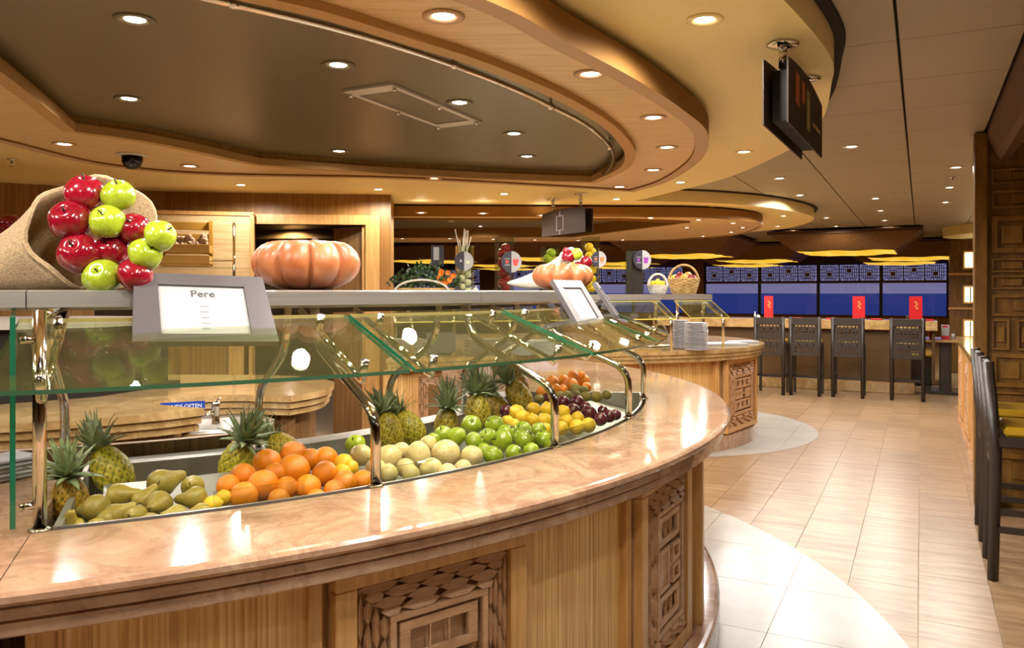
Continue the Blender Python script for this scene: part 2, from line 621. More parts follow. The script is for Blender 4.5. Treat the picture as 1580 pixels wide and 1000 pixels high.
# ---- white stone inlay: square grid clipped to the disc round each island
def clip(poly, n, d):
    out = []
    for i in range(len(poly)):
        p, q = poly[i], poly[(i + 1) % len(poly)]
        sp, sq = p.dot(n) - d, q.dot(n) - d
        if sp <= 0: out.append(p)
        if (sp < 0 < sq) or (sq < 0 < sp):
            out.append(p + (q - p) * (sp / (sp - sq)))
    return out
e1, e2 = Vector((E1.x, E1.y)), Vector((E2.x, E2.y))
for (c, r), blk in zip(WHITE, ((C, 2.9), (C3, 1.4))):
    disc = [Vector((c[0] + r * math.cos(t * PI / 60), c[1] + r * math.sin(t * PI / 60))) for t in range(120)]
    g = .56
    for i in range(-12, 12):
        for j in range(-2, 24):
            q = disc
            for n, d in ((-e2, -i * g - .0015), (e2, (i + 1) * g - .0015), (-e1, -j * g - .0015), (e1, (j + 1) * g - .0015)):
                q = clip(q, n, d)
                if len(q) < 3: break
            if len(q) < 3: continue
            m = sum(q, Vector((0, 0))) / len(q)
            if m.y < 1 or m.x / m.y * F + CX < 980 or m.x / m.y * F + CX > 1650: continue
            if all((Vector((k.x, k.y, 0)) - blk[0]).length < blk[1] for k in q): continue
            MB().prism(q, -.003, .0025, 'white_stone').build('white_floor_slab', floor)

# ---- ceiling panels of the aisle
def in_poly(p, poly):
    ins = False
    for i in range(len(poly)):
        q, r = poly[i], poly[i - 1]
        if (q.y > p.y) != (r.y > p.y) and p.x < (r.x - q.x) * (p.y - q.y) / (r.y - q.y) + q.x:
            ins = not ins
    return ins

YEL = spline([(.30, 1.75), (.857, 2.498), (1.257, 3.12), (1.43, 3.55), (1.62, 4.1), (1.74, 4.59), (1.80, 5.13), (1.75, 6.3), (1.52, 7.2), (1.25, 8.03),
              (2.11, 8.24), (2.98, 8.82), (3.75, 9.85), (4.0, 11.0), (3.82, 12.0), (2.8, 13.1), (0, 13.6), (-4, 13.4), (-7.5, 12.2), (-8, 8), (-7.5, 4),
              (-6, 1.2), (-4, .2), (-2, .2), (-.6, .85)], n=7, corners={9})
PAN = .705
pan_me = None
k = 0
aa = -.085 - .712 * 8
while aa < 2.4:
    w = .712
    x1 = aa + w
    for j in range(-3, 27):
        b = 3.68 + PAN * j
        x1 = aa + w if b > 6.3 else min(aa + w, .375)
        if x1 - aa < .05: continue
        p = ship((aa + x1) / 2, b + PAN / 2, 2.45)
        if p.y < .6: continue
        u = CX + p.x / p.y * F
        if u < 560 or u > 1750: continue
        cs = [ship(q, s) for q in (aa, x1) for s in (b, b + PAN)]
        if all(in_poly(q, YEL) for q in cs): continue
        M = Matrix.Translation(p) @ Matrix.Rotation(RZ, 4, 'Z')
        wide = x1 - aa
        if wide > .7:
            if pan_me is None:
                pan_me = MB().box((0, 0, .01), (.700, PAN - .006, .02), 'ceiling_panel').build('ceiling_panel', ceil, M).data
            else:
                link('ceiling_panel', pan_me, ceil, M)
        else:
            MB().box((0, 0, .01), (wide - .012, PAN - .006, .02), 'ceiling_panel').build('ceiling_panel', ceil, M)
    aa += .712

# ---- yellow soffit
ysof = MB().prism(YEL, 2.32, 2.452, 'yellow_paint').prism(inset(YEL, -.045), 2.436, 2.47, 'ceiling_gap').build('trim_1')
struct(ysof, 'curved yellow painted soffit')

# ---- wood soffit ring over the fruit island, olive panel in its middle
WOOD = spline([(-.50, 1.72), (-.043, 2.172), (.186, 2.526), (.44, 2.91), (.727, 3.406), (.976, 3.95), (1.13, 4.72), (1.12, 5.65), (.965, 6.27),
               (0, 5.86), (-.86, 5.55), (-2.05, 5.37), (-2.58, 4.95), (-2.72, 4.15), (-2.85, 3.0), (-2.6, 1.8), (-1.9, 1.2), (-1.1, 1.25)], n=8, corners={8})
OLV = [on_z(u_, v_, 2.172) for u_, v_ in ((330, -8), (420, 12), (500, 31), (614, 66), (701, 92), (780, 121), (861, 156), (918, 188), (948, 213), (964, 238), (955, 260), (912, 281),
                                            (790, 277), (600, 268), (399, 254), (247, 222), (116, 203), (0, 110))]
OLIVE = spline([(q.x, q.y) for q in OLV] + [(-1.55, 1.75), (-1.1, 1.75)], n=7, corners={11, 14, 16})
ring2 = MB()
ring2.prism(inset(WOOD, .065), 2.2, 2.23, 'ceiling_veneer', holes=[inset(OLIVE, -.05)])
ring2.prism(WOOD, 2.188, 2.285, 'ceiling_lip', side='fascia_brown', holes=[inset(WOOD, .07)])
ring2.prism(inset(WOOD, .07), 2.285, 2.322, 'ceiling_gap', holes=[inset(OLIVE, -.06)])
ring2.prism(inset(OLIVE, -.06), 2.172, 2.215, 'recess_lip', holes=[OLIVE])
ring2.prism(inset(OLIVE, -.06), 2.215, 2.262, 'strip_veneer', holes=[inset(OLIVE, -.03)])
struct(ring2.build('trim_2'), 'bamboo veneered soffit ring over the fruit island')
struct(MB().prism(inset(OLIVE, -.045), 2.25, 2.2595, 'olive_metal').build('trim_3'), 'dark olive recessed ceiling panel')
# chrome tube along the recess
tb = [on_z(u_, v_, 2.195) for u_, v_ in ((300, -8), (380, 10), (500, 39), (600, 67), (700, 100), (780, 131), (850, 164), (905, 193), (937, 222), (946, 245), (935, 265), (912, 280))]
tp = [Vector((p.x, p.y, 2.195)) for p in spline([(q.x, q.y) for q in tb], closed=False, n=5)]
t = thing('ceiling_tube', 'curved chrome tube running along the edge of the olive ceiling recess', 'tube', (0, 0, 0))
mb = MB().tube(tp, .012, 'chrome', 10)
mb.build('tube', t)
for i in (4, 20, 30, 41, 53):
    p = tp[i]
    MB().tube([p + Vector((0, 0, -.005)), p + Vector((0, 0, .056))], .006, 'chrome', 8).build('hanger', t)
    d = (tp[i + 1] - tp[i - 1]).normalized()
    MB().tube([p - d * .012, p + d * .012], .016, 'chrome', 12).build('coupling', t)

# ---- soffit of the second island
WOOD2 = spline([(-4.5, 8.1), (-1.3, 8.3), (1.17, 8.4), (1.99, 8.47), (2.66, 8.9), (3.05, 9.65), (3.15, 11.0), (2.64, 11.9), (1.93, 12.4), (-1, 12.8), (-4.5, 12.7)], n=7, corners={0, 10})
OL2 = spline([(-4.2, 8.6), (1.2, 8.72), (1.96, 8.97), (.85, 11.3), (-4.2, 11.7)], n=5, corners={0, 1, 2, 3, 4})
r3 = MB()
r3.prism(inset(WOOD2, .03), 2.2, 2.23, 'ceiling_veneer', holes=[inset(OL2, -.06)])
r3.prism(WOOD2, 2.19, 2.3, 'ceiling_lip', side='fascia_brown', holes=[inset(WOOD2, .04)])
r3.prism(inset(WOOD2, .05), 2.28, 2.322, 'ceiling_gap', holes=[inset(OL2, -.06)])
r3.prism(inset(OL2, -.06), 2.18, 2.315, 'fascia_brown', holes=[OL2])
struct(r3.build('trim_4'), 'wood soffit over the second island')
struct(MB().prism(inset(OL2, -.04), 2.31, 2.3195, 'olive_metal').build('trim_5'))
# yellow disc on the right, far
p0 = ship(1.42, 14.9)
YD = [Vector((p0.x + 1.1 * math.cos(i * PI / 32), p0.y + 1.1 * math.sin(i * PI / 32))) for i in range(64)]
struct(MB().prism(YD, 2.30, 2.452, 'yellow_paint').build('trim_6'), 'round yellow soffit by the lantern pillar')

# ---- wall at the back left with the doorway
wl = MB()
def wall_seg(mb, p, q, th, z0, z1, mat):
    p, q = Vector((p[0], p[1])), Vector((q[0], q[1]))
    d = (q - p).normalized(); n = Vector((-d.y, d.x)) * th
    return mb.prism([p, q, q + n, p + n], z0, z1, mat)
WA, WB, WC_, WD, WE = (-6.6, 5.4), (-3.2, 7.28), (-2.5, 7.38), (-1.36, 7.5), (-1.15, 7.52)
wall_seg(wl, WA, WB, .15, 0, 2.322, 'wall_veneer')
wall_seg(wl, WB, WC_, .15, 0, 2.322, 'wall_veneer')
wall_seg(wl, WC_, WD, .15, 2.04, 2.322, 'wall_veneer')
wall_seg(wl, WD, WE, .5, 0, 2.322, 'wall_veneer')
struct(wl.build('wall_back'), 'golden bamboo veneered wall behind the fruit island')
# door frame boards
dn = Vector((.104, -.995))
fr = MB()
wall_seg(fr, (-2.62, 7.325), (-2.49, 7.34), .03, 0, 2.12, 'frame_wood')
wall_seg(fr, (-1.38, 7.46), (-1.25, 7.475), .03, 0, 2.12, 'frame_wood')
wall_seg(fr, (-2.62, 7.325), (-1.25, 7.475), .03, 2.03, 2.12, 'frame_wood')
wall_seg(fr, (-2.46, 7.40), (-2.43, 7.403), .14, 0, 2.03, 'frame_wood')
wall_seg(fr, (-1.42, 7.50), (-1.39, 7.503), .14, 0, 2.03, 'frame_wood')
struct(fr.build('door_1'), 'wooden door frame in the veneered wall')
# room behind the doorway
bk = MB()
wall_seg(bk, (-6.5, 12.2), (-1.9, 12.4), .1, 0, 2.32, 'bar_dark')
wall_seg(bk, (-1.25, 8.02), (-2.0, 12.4), .1, 0, 2.32, 'bar_dark')
struct(bk.build('wall_passage'), 'dark wall of the passage behind the doorway')
struct(wall_seg(MB(), (-1.75, 7.75), (-1.42, 7.56), .04, .01, 2.02, 'bamboo_brown').build('door_2'), 'brown door leaf standing ajar')

# ---- carved column and beam at the right
beam = MB()
def ship_sweep(mb, prof, b0, b1, mat):
    vs = [ship(a_, b0, z_) for a_, z_ in prof] + [ship(a_, b1, z_) for a_, z_ in prof]
    n = len(prof)
    fs = [(i, (i + 1) % n, (i + 1) % n + n, i + n) for i in range(n)] + [tuple(range(n))[::-1], tuple(range(n, 2 * n))]
    return mb.add(vs, fs, mat)
ship_sweep(beam, [(.385, 2.474), (.385, 2.41), (.435, 2.27), (.46, 2.25), (.51, 2.25), (.51, 2.474)], 1.0, 6.04, 'dark_trough')
struct(beam.build('trim_7'), 'brown ceiling beam along the aisle')
struct(ship_box(MB(), .52, 4.9, 1.0, 6.05, 2.40, 2.474, 'dark_gold_wood').build('trim_8'), 'dark coffer above the seating booth')
cw = MB()
ship_box(cw, .32, 4.9, 6.05, 6.35, 0, 2.474, 'dark_gold_wood')
struct(cw.build('wall_column'), 'dark gold wall end covered in carved panels')

# ---- window wall
ww = MB()
ship_box(ww, A0, A1, B1, B1 + .25, 0, .72, 'wall_veneer')
ship_box(ww, A0, A1, B1, B1 + .25, 2.17, 2.475, 'dark_trough')
PW = 1.585
edges = []
a_r = .63
spans = []
for k in range(9):
    hi = .63 - k * (4 * PW + .62)
    lo = hi - 4 * PW
    spans.append((lo, hi))
    ship_box(ww, hi, hi + (.62 if k else 4.3), B1 - .15, B1 + .25, .0, 2.475, 'wall_veneer')
    if lo < A0: break
struct(ww.build('wall_window'), 'far wall with the row of sea windows')
wi = 0
lat_me = None
for lo, hi in spans:
    for k in range(4):
        c0 = hi - (k + .5) * PW
        pc = ship(c0, B1, 0)
        u = CX + pc.x / pc.y * F
        if u < 540: continue
        wi += 1
        M = frame_M(ship(c0, B1 + .02, 0), -E1)
        W = struct(link('window_%d' % wi, None, None, M), 'sea window with a fretwork lattice over its upper part')
        fm = MB()
        fm.box((-PW / 2 + .02, 0, 1.44), (.04, .06, 1.46), 'black_plastic').box((PW / 2 - .02, 0, 1.44), (.04, .06, 1.46), 'black_plastic')
        fm.box((0, 0, 1.655), (PW - .08, .05, .05), 'dark_trough').box((0, 0, .74), (PW - .08, .1, .04), 'dark_trough')
        fm.build('window_frame', W)
        MB().box((0, .035, 1.44), (PW - .08, .012, 1.42), 'window_glass').build('pane', W)
        if lat_me is None:
            lm = MB()
            hh, z0 = .46, 1.69
            uw = (PW - .08) / 3
            for q in range(3):
                x0 = -(PW - .08) / 2 + q * uw
                up = q % 2
                def bar(xa, za, xb, zb, t=.016):
                    lm.box((x0 + (xa + xb) / 2 * uw, .0, z0 + (za + zb) / 2 * hh), (max(abs(xb - xa) * uw, t), .02, max(abs(zb - za) * hh, t)), 'chair_wood')
                bar(0, 0, 0, 1, .03); bar(0, 0, 1, 0, .02); bar(0, 1, 1, 1, .03)
                zc = .62 if up else .4
                lm.box((x0 + .5 * uw, -.004, z0 + zc * hh), (.12, .03, .11), 'dark_gold_wood')
                for xx in (.12, .22, .32, .68, .78, .88):
                    bar(xx, .15, xx, .85)
                bar(.12, .15, .88, .15); bar(.12, .85, .88, .85)
                bar(0, .5, .36, .5); bar(.64, .5, 1, .5)
                bar(.32, zc - .2, .68, zc - .2); bar(.32, zc + .2, .68, zc + .2)
                bar(.42, 0, .42, .15); bar(.58, 0, .58, .15); bar(.42, .85, .42, 1); bar(.58, .85, .58, 1)
                for zz in (.3, .7): bar(0, zz, .32, zz); bar(.68, zz, 1, zz)
                for xx in (.40, .5, .60): bar(xx, .15, xx, zc - .13); bar(xx, zc + .13, xx, .85)
                bar(.06, 0, .06, .15); bar(.3, 0, .3, .15); bar(.7, .85, .7, 1); bar(.3, .85, .3, 1); bar(.7, 0, .7, .15); bar(.94, .85, .94, 1); bar(.2, .85, .2, 1); bar(.8, 0, .8, .15)
            lat_me = lm.build('lattice', W).data
        else:
            link('lattice', lat_me, W)

# ---- the sea outside
sea = MB().add([ship(-4000, B1 + 6, -14), ship(4000, B1 + 6, -14), ship(4000, 7000, -14), ship(-4000, 7000, -14)], [(0, 1, 2, 3)], 'sea_water').build('sea')
sea['kind'] = 'stuff'; sea['label'] = 'deep blue sea outside the windows'; sea['category'] = 'sea'

# ================================================================== FRUIT ISLAND
_carve = {}
def shared(key, make, name, parent, M):
    if key in _carve:
        return link(name, _carve[key], parent, M)
    o = make().build(name, parent, M)
    _carve[key] = o.data
    return o

def scale_mb(l, h, t):
    """one carved lens: hexagon whose face leans out towards its lower edge"""
    x0, x1 = l / 2, l * .24
    vs = [(-x0, 0, 0), (-x1, 0, h / 2), (x1, 0, h / 2), (x0, 0, 0), (x1, 0, -h / 2), (-x1, 0, -h / 2),
          (-x0, -t * .45, 0), (-x1, -t * .2, h / 2), (x1, -t * .2, h / 2), (x0, -t * .45, 0), (x1, -t, -h / 2), (-x1, -t, -h / 2)]
    fs = [(6, 7, 8, 9), (6, 9, 10, 11)] + [(i, (i + 1) % 6, (i + 1) % 6 + 6, i + 6) for i in range(6)]
    return MB().add(vs, fs, 'carved_wood')

def fret_mb(w, h, mat='carved_wood'):
    """rail with three square holes"""
    m = MB()
    t, d = h * .22, .012
    m.bbox((0, -d / 2, h / 2 - t / 2), (w, d, t), mat, .0015).bbox((0, -d / 2, -h / 2 + t / 2), (w, d, t), mat, .0015)
    sq = h - 2 * t
    e = w * .13
    gap = (w - 2 * e - 3 * sq) / 2
    m.bbox((-w / 2 + e / 2, -d / 2, 0), (e, d, sq), mat, .0015).bbox((w / 2 - e / 2, -d / 2, 0), (e, d, sq), mat, .0015)
    for s in (-1, 1):
        m.bbox((s * (sq / 2 + gap / 2), -d * .4, 0), (gap, d * .8, sq), mat, .001)
    return m

def square_ring(w, h, t, d, mat='carved_wood', core=None):
    m = MB()
    m.bbox((0, -d / 2, h / 2 - t / 2), (w, d, t), mat, .0012).bbox((0, -d / 2, -h / 2 + t / 2), (w, d, t), mat, .0012)
    m.bbox((-w / 2 + t / 2, -d / 2, 0), (t, d, h - 2 * t), mat, .0012).bbox((w / 2 - t / 2, -d / 2, 0), (t, d, h - 2 * t), mat, .0012)
    if core:
        m.bbox((0, -core / 2, 0), (w - 2 * t, core, h - 2 * t), mat, .0012)
    return m

def carved_panel(parent, M, w, h, fw=.045, frame='frame_wood'):
    """thing > carved_panel > frame boards, scales, frets; local origin at the middle, -y outwards"""
    P = MB().box((0, .012, 0), (w - .004, .02, h - .004), 'carved_wood').build('carved_panel', parent, M)
    T = Matrix.Translation
    for s in (-1, 1):
        MB().bbox((0, -.005, 0), (w, .034, fw), frame, .003).build('frame_rail', P, T((0, 0, s * (h / 2 - fw / 2))))
        MB().bbox((0, -.005, 0), (fw, .033, h - 2 * fw), frame, .003).build('frame_stile', P, T((s * (w / 2 - fw / 2), 0, 0)))
    iw, ih = w - 2 * fw - .006, h - 2 * fw - .006
    rows, rp = 4, min(iw, ih) * .043
    L = iw / 4.4
    k0 = (round(L, 4), round(rp, 4))
    for r in range(rows):
        dep = -.002 - .0045 * r
        wid = iw - 2 * rp * r
        n = max(2, round(wid / L))
        for side in (1, -1):
            zc = side * (ih / 2 - rp * (r + .5))
            off = (r % 2) * .5
            for k in range(n + (r % 2)):
                xc = -wid / 2 + (k + .5 - off) * wid / n
                lk = wid / n
                if r % 2 and k in (0, n):
                    lk *= .5; xc += .25 * wid / n * (1 if k == 0 else -1)
                o = shared(('scale', k0, round(lk, 3)), lambda lk=lk: scale_mb(lk * .985, rp * 1.02, .015), 'scale', P, T((xc, dep, zc)))
        hid = ih - 2 * rp * (r + 1)
        n = max(3, round(hid / L))
        for side in (1, -1):
            xc = side * (iw / 2 - rp * (r + .5))
            off = (r % 2) * .5
            for k in range(n + (r % 2)):
                zc = -hid / 2 + (k + .5 - off) * hid / n
                lk = hid / n
                if r % 2 and k in (0, n):
                    lk *= .5; zc += .25 * hid / n * (1 if k == 0 else -1)
                o = shared(('scale', k0, round(lk, 3)), lambda lk=lk: scale_mb(lk * .985, rp * 1.02, .015), 'scale', P, T((xc, dep, zc)) @ Matrix.Rotation(PI / 2, 4, 'Y'))
    cw_, ch = iw - 2 * rp * rows - .004, ih - 2 * rp * rows - .004
    d0 = -.016
    kk = (round(cw_, 3), round(ch, 3))
    shared(('inner', kk), lambda: square_ring(cw_, ch, cw_ * .06, .012), 'inner_frame', P, T((0, d0, 0)))
    fh = ch * .24
    fwid = cw_ * .8
    for s in (-1, 1):
        shared(('fret', kk), lambda: fret_mb(fwid, fh), 'fret_rail', P, T((0, d0 + .006, s * (ch / 2 - cw_ * .09 - fh / 2))))
    mh = ch - 2 * (cw_ * .09 + fh) - ch * .06
    shared(('door', kk), lambda: square_ring(fwid * .46, mh, fwid * .07, .014, core=.008), 'fret_block', P, T((-fwid * .25, d0 + .006, 0)))
    for s in (-1, 1):
        shared(('sq', kk), lambda: square_ring(fwid * .36, mh * .42, fwid * .06, .017, core=.004), 'fret_square', P, T((fwid * .28, d0 + .006, s * mh * .26)))
    shared(('bar', kk), lambda: MB().bbox((0, -.006, 0), (fwid * .5, .012, mh * .12), 'carved_wood', .001), 'fret_bar', P, T((fwid * .24, d0 + .006, 0)))
    return P

RF = 2.86        # radius of the island's wooden face
base = thing('fruit_counter', 'curved bamboo-fronted counter base below the fruit display, on a marble plinth', 'counter', (0, 0, 0))
def panel_span(u0, u1):
    return th_u(u0, RF + .02), th_u(u1, RF + .02)
pan = [panel_span(503, 803), panel_span(985, 1050)]
dth = (pan[1][0] + pan[1][1]) / 2 - (pan[0][0] + pan[0][1]) / 2
half = (pan[0][1] - pan[0][0]) / 2
cen = [(pan[0][0] + pan[0][1]) / 2 + k * dth for k in (-1, 0, 1, 2)]
if True:
    cen[2] = (pan[1][0] + pan[1][1]) / 2
T0, T1 = D2R(-100), D2R(36)
MB().ring([(2.0, .13), (RF - .02, .13), (RF - .02, .83), (2.0, .83)], D2R(-100), D2R(-98), 2, 'bamboo').build('end_panel', base)
prev = T0
for k, c in enumerate(cen):
    hw = half if k != 2 else half
    lo, hi = c - hw, c + hw
    # curved bamboo field before this panel
    MB().ring([(RF - .03, .13), (RF, .13), (RF, .83), (RF - .03, .83)], prev, lo + .004, 14, 'bamboo').build('bamboo_field', base)
    for e in (lo - .008, hi + .008):
        MB().bbox((0, 0, 0), (.03, .05, .70), 'frame_wood', .003).build('post', base, frame_M(pol(RF, e, .48), pol(1, e, 0, Vector((0, 0, 0)))))
    w = 2 * (RF + .02) * math.sin(hw) - .012
    mid = pol((RF + .022) * math.cos(hw) + .012, c, .472)
    if k in (1, 2):
        carved_panel(base, frame_M(mid, pol(1, c, 0, Vector((0, 0, 0)))), w, .672, fw=.052)
    prev = hi - .004
MB().ring([(RF - .03, .13), (RF, .13), (RF, .83), (RF - .03, .83)], prev, T1, 14, 'bamboo').build('bamboo_field', base)
thp = th_u(1071, 2.9)
MB().bbox((0, 0, 0), (.045, .09, .69), 'frame_wood', .004).build('pilaster', base, frame_M(pol(RF + .03, thp, .477), pol(1, thp, 0, Vector((0, 0, 0)))))
MB().ring([(2.5, .003), (2.965, .003), (2.975, .012), (2.975, .115), (2.968, .128), (2.955, .134), (2.5, .134)], T0, T1, 60, 'peach_marble', smooth=False).build('plinth', base)
MB().ring([(1.84, .01), (1.87, .01), (1.87, .935), (1.84, .935)], D2R(-100), th_u(357, 1.87), 24, 'bamboo_brown').build('rear_panel', base)
MB().ring([(1.80, .01), (1.90, .01), (1.90, .80), (1.80, .80)], th_u(357, 1.87), T1, 24, 'bamboo_brown').build('rear_board', base)

# marble worktop in slabs with fine joints
top = thing('marble_worktop', 'polished peach marble worktop curving round the fruit display', 'worktop', (0, 0, 0))
def edge_prof(ri):
    return [(ri, .812), (2.985, .812), (2.99, .816), (2.99, .838), (2.986, .841), (2.978, .8425), (2.986, .845), (3.0, .847), (3.0, .866),
            (2.996, .8695), (2.986, .871), (2.996, .8725), (3.012, .874), (3.02, .882), (3.018, .892), (3.01, .898), (3.0, .9), (ri, .9)]
cuts = [D2R(-100), D2R(-67.8), D2R(-30), D2R(-4), D2R(16), D2R(36)]
WELL0, WELL1 = D2R(-67.0), D2R(-4.0)
for a_, b_ in zip(cuts[:-1], cuts[1:]):
    ri = 2.655 if (a_ >= WELL0 - .03 and b_ <= WELL1 + .01) else 1.9
    MB().ring(edge_prof(ri), a_ + .0004, b_ - .0004, max(8, int((b_ - a_) / .035)), 'peach_marble').build('marble_slab', top)

# steel well that holds the fruit
well = thing('fruit_well', 'long curved stainless steel well holding the fruit', 'well', (0, 0, 0))
SL = .26
def bed_z(r):
    return .872 + (2.60 - r) * SL
MB().ring([(1.90, .893), (1.99, .893), (1.99, .72), (1.996, .72), (1.996, .899), (1.90, .899)], WELL0, WELL1, 40, 'well_steel').build('rear_rim', well)
MB().ring([(2.632, .72), (2.64, .72), (2.64, .903), (2.632, .903)], WELL0, WELL1, 40, 'steel').build('front_wall', well)
MB().ring([(1.99, .725), (2.632, .725), (2.632, .735), (1.99, .735)], WELL0, WELL1, 40, 'well_steel').build('well_floor', well)
MB().ring([(2.02, .80), (2.20, .81), (2.26, bed_z(2.26) - .06), (2.60, bed_z(2.6) - .055), (2.60, .736), (2.02, .736)], WELL0 + .03, WELL1 - .02, 40, 'well_steel').build('display_bed', well)
for e in (WELL0, WELL1):
    s = 1 if e == WELL0 else -1
    MB().ring([(1.996, .72), (2.632, .72), (2.632, .902), (1.996, .902)], e, e + s * .006, 1, 'well_steel').build('end_wall', well)
# low clear dividers at the front of the heaps
for (u0, u1) in ((330, 470), (590, 670), (858, 916)):
    a_, b_ = th_u(u0, 2.615), th_u(u1, 2.615)
    MB().ring([(2.606, .80), (2.616, .80), (2.616, .935), (2.606, .935)], a_, b_, 8, 'clear_glass').build('clear_divider', well)

# ---- sneeze guard: posts, shelf, sloping glass
sg = thing('sneeze_guard', 'chrome and glass sneeze guard with a steel shelf above the fruit', 'sneeze guard', (0, 0, 0))
TH = [D2R(-67.5), D2R(-51.4), D2R(-36.1), D2R(-21.5), D2R(-8.7)]
def bend(path, r=.05, n=5):
    P = [Vector(p) for p in path]; out = [P[0]]
    for i in range(1, len(P) - 1):
        a_, b_ = (P[i - 1] - P[i]), (P[i + 1] - P[i])
        rr = min(r, a_.length * .45, b_.length * .45)
        s, e = P[i] + a_.normalized() * rr, P[i] + b_.normalized() * rr
        for k in range(n + 1):
            t = k / n
            out.append(s * (1 - t) ** 2 + P[i] * 2 * t * (1 - t) + e * t * t)
    out.append(P[-1])
    return out
for i, th in enumerate(TH):
    if i == 0:
        MB().tube([pol(2.645, th, .90), pol(2.645, th, 1.36)], .0135, 'chrome', 12).build('front_post', sg)
        MB().tube([pol(2.645, th, 1.352), pol(2.30, th, 1.352)], .010, 'chrome', 10).build('shelf_bracket', sg)
    else:
        MB().tube(bend([pol(2.645, th, .90), pol(2.645, th, 1.085), pol(2.30, th, 1.245), pol(2.28, th, 1.355)], .06), .0135, 'chrome', 12).build('front_post', sg)
    MB().lathe([(0, 0), (.022, 0), (.022, .004), (.014, .007)], 'chrome', 16, pol(2.645, th, .9)).build('post_foot', sg)
    tr = th - .02
    MB().tube(bend([pol(1.945, tr, .895), pol(1.945, tr, 1.075), pol(2.17, tr, 1.225), pol(2.19, tr, 1.355)], .05), .0125, 'chrome', 12).build('rear_post', sg)
SH = D2R(-95), D2R(28)
shcuts = [SH[0], D2R(-69.2), D2R(-36.6), D2R(-10), SH[1]]
for a_, b_ in zip(shcuts[:-1], shcuts[1:]):
    MB().ring([(1.86, 1.354), (2.345, 1.354), (2.36, 1.362), (2.36, 1.400), (2.352, 1.404), (1.86, 1.404)], a_ + .0006, b_ - .0006, 26, 'steel').build('steel_shelf', sg)
# lamp strip under the shelf
MB().ring([(2.08, 1.335), (2.16, 1.335), (2.16, 1.354), (2.08, 1.354)], D2R(-66), D2R(-6), 36, 'grey_metal').build('light_rail', sg)
gl = [D2R(-69.5)] + [t + D2R(.9) for t in TH[1:]] + [D2R(4)]
for a_, b_ in zip(gl[:-1], gl[1:]):
    A, B_ = a_ + .003, b_ - .003
    th_n = Vector((.336, .942))        # direction across the pane thickness in (r, z)
    t = .010
    pr = [(2.405, 1.327), (2.755, 1.197), (2.755 + th_n.x * t, 1.197 + th_n.y * t), (2.405 + th_n.x * t, 1.327 + th_n.y * t)]
    m = MB()
    n = 16
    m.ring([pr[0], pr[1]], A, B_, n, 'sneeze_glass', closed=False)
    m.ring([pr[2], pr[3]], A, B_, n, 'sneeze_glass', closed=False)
    m.ring([pr[1], pr[2]], A, B_, n, 'glass_edge', closed=False)
    m.ring([pr[3], pr[0]], A, B_, n, 'glass_edge_gold', closed=False)
    for e in (A, B_):
        m.add([pol(r_, e, z_) for r_, z_ in pr], [(0, 1, 2, 3)], 'glass_edge')
    m.build('glass_pane', sg)
    for e in (A + .035, B_ - .035):
        arm = [pol(2.30, e, 1.345), pol(2.685, e, 1.178)]
        MB().tube(arm, .0095, 'chrome', 10).build('arm', sg)
        for (r_, z_) in ((2.69, 1.2), (2.43, 1.305)):
            q = pol(r_, e, z_)
            ax = (pol(1, e, 0, Vector((0, 0, 0))) * th_n.x + Vector((0, 0, th_n.y)))
            MB().tube([q - ax * .02, q + ax * .034], .0105, 'chrome', 12).build('clamp', sg)
# vertical end pane
e = D2R(-69.8)
m = MB()
ra, rb, za, zb = 2.05, 2.70, .92, 1.335
pf = at_y(24, 500, 1.60)
x = Vector((pf.x, pf.y, 0)).normalized(); y = Vector((-x.y, x.x, 0)) * .010
q = [Vector((pf.x, pf.y, za)) + x * .6, Vector((pf.x, pf.y, za)), Vector((pf.x, pf.y, zb + .013)), Vector((pf.x, pf.y, zb + .013)) + x * .6]
m.add([p for p in q] + [p + y for p in q], [(0, 1, 2, 3), (4, 5, 6, 7)], 'clear_glass')
m.add([p for p in q] + [p + y for p in q], [(0, 1, 5, 4), (1, 2, 6, 5), (2, 3, 7, 6), (3, 0, 4, 7)], 'glass_edge')
m.build('end_pane', sg)
for zz in (.955, 1.30):
    MB().tube([Vector((pf.x - .01, pf.y + .03, zz)), pol(2.645, TH[0], zz)], .008, 'chrome', 10).build('end_clamp', sg)

# ================================================================== INNER COUNTER WITH THE HAND BASIN
def slab_edge(m, poly, z0, z1, mat):
    """three stacked courses with recessed joints"""
    h = (z1 - z0) / 3
    for k in range(3):
        m.prism(inset(poly, .012 * (2 - k)), z0 + k * h + .0015, z0 + (k + 1) * h - (.0015 if k < 2 else 0), mat)
        if k < 2:
            m.prism(inset(poly, .012 * (2 - k) + .008), z0 + (k + 1) * h - .0015, z0 + (k + 1) * h + .0015, mat, top=False, bottom=False)
    return m
inner = thing('inner_counter', 'yellow-light tinted marble service counter with a cut-out hand basin behind the fruit', 'counter', (0, 0, 0))
IN = spline([(-4.2, 3.0), (-2.8, 2.86), (-1.93, 2.98), (-1.50, 3.22), (-1.32, 3.40), (-1.50, 3.47), (-1.62, 3.58), (-1.55, 3.74), (-1.38, 3.84), (-1.2, 3.82), (-1.06, 3.80),
             (-.97, 3.98), (-.96, 4.2), (-1.05, 4.5), (-1.5, 4.75), (-2.6, 4.7), (-4.2, 4.3)], n=6, corners={0, 4, 10, 16})
slab_edge(MB(), IN, .80, .90, 'yellow_lit_marble').build('counter_top', inner)
MB().prism(inset(IN, .10), .01, .80, 'bamboo_brown').build('carcass', inner)
sinkp = Vector((-1.34, 3.62, 0))
mb = MB()
mb.lathe([(.245, .79), (.245, .80), (.18, .80), (.172, .795), (.15, .72), (.02, .70), (0, .70)], 'steel', 28, sinkp)
mb.lathe([(.245, .79), (.245, .3), (0, .3)], 'yellow_lit_marble', 28, sinkp)
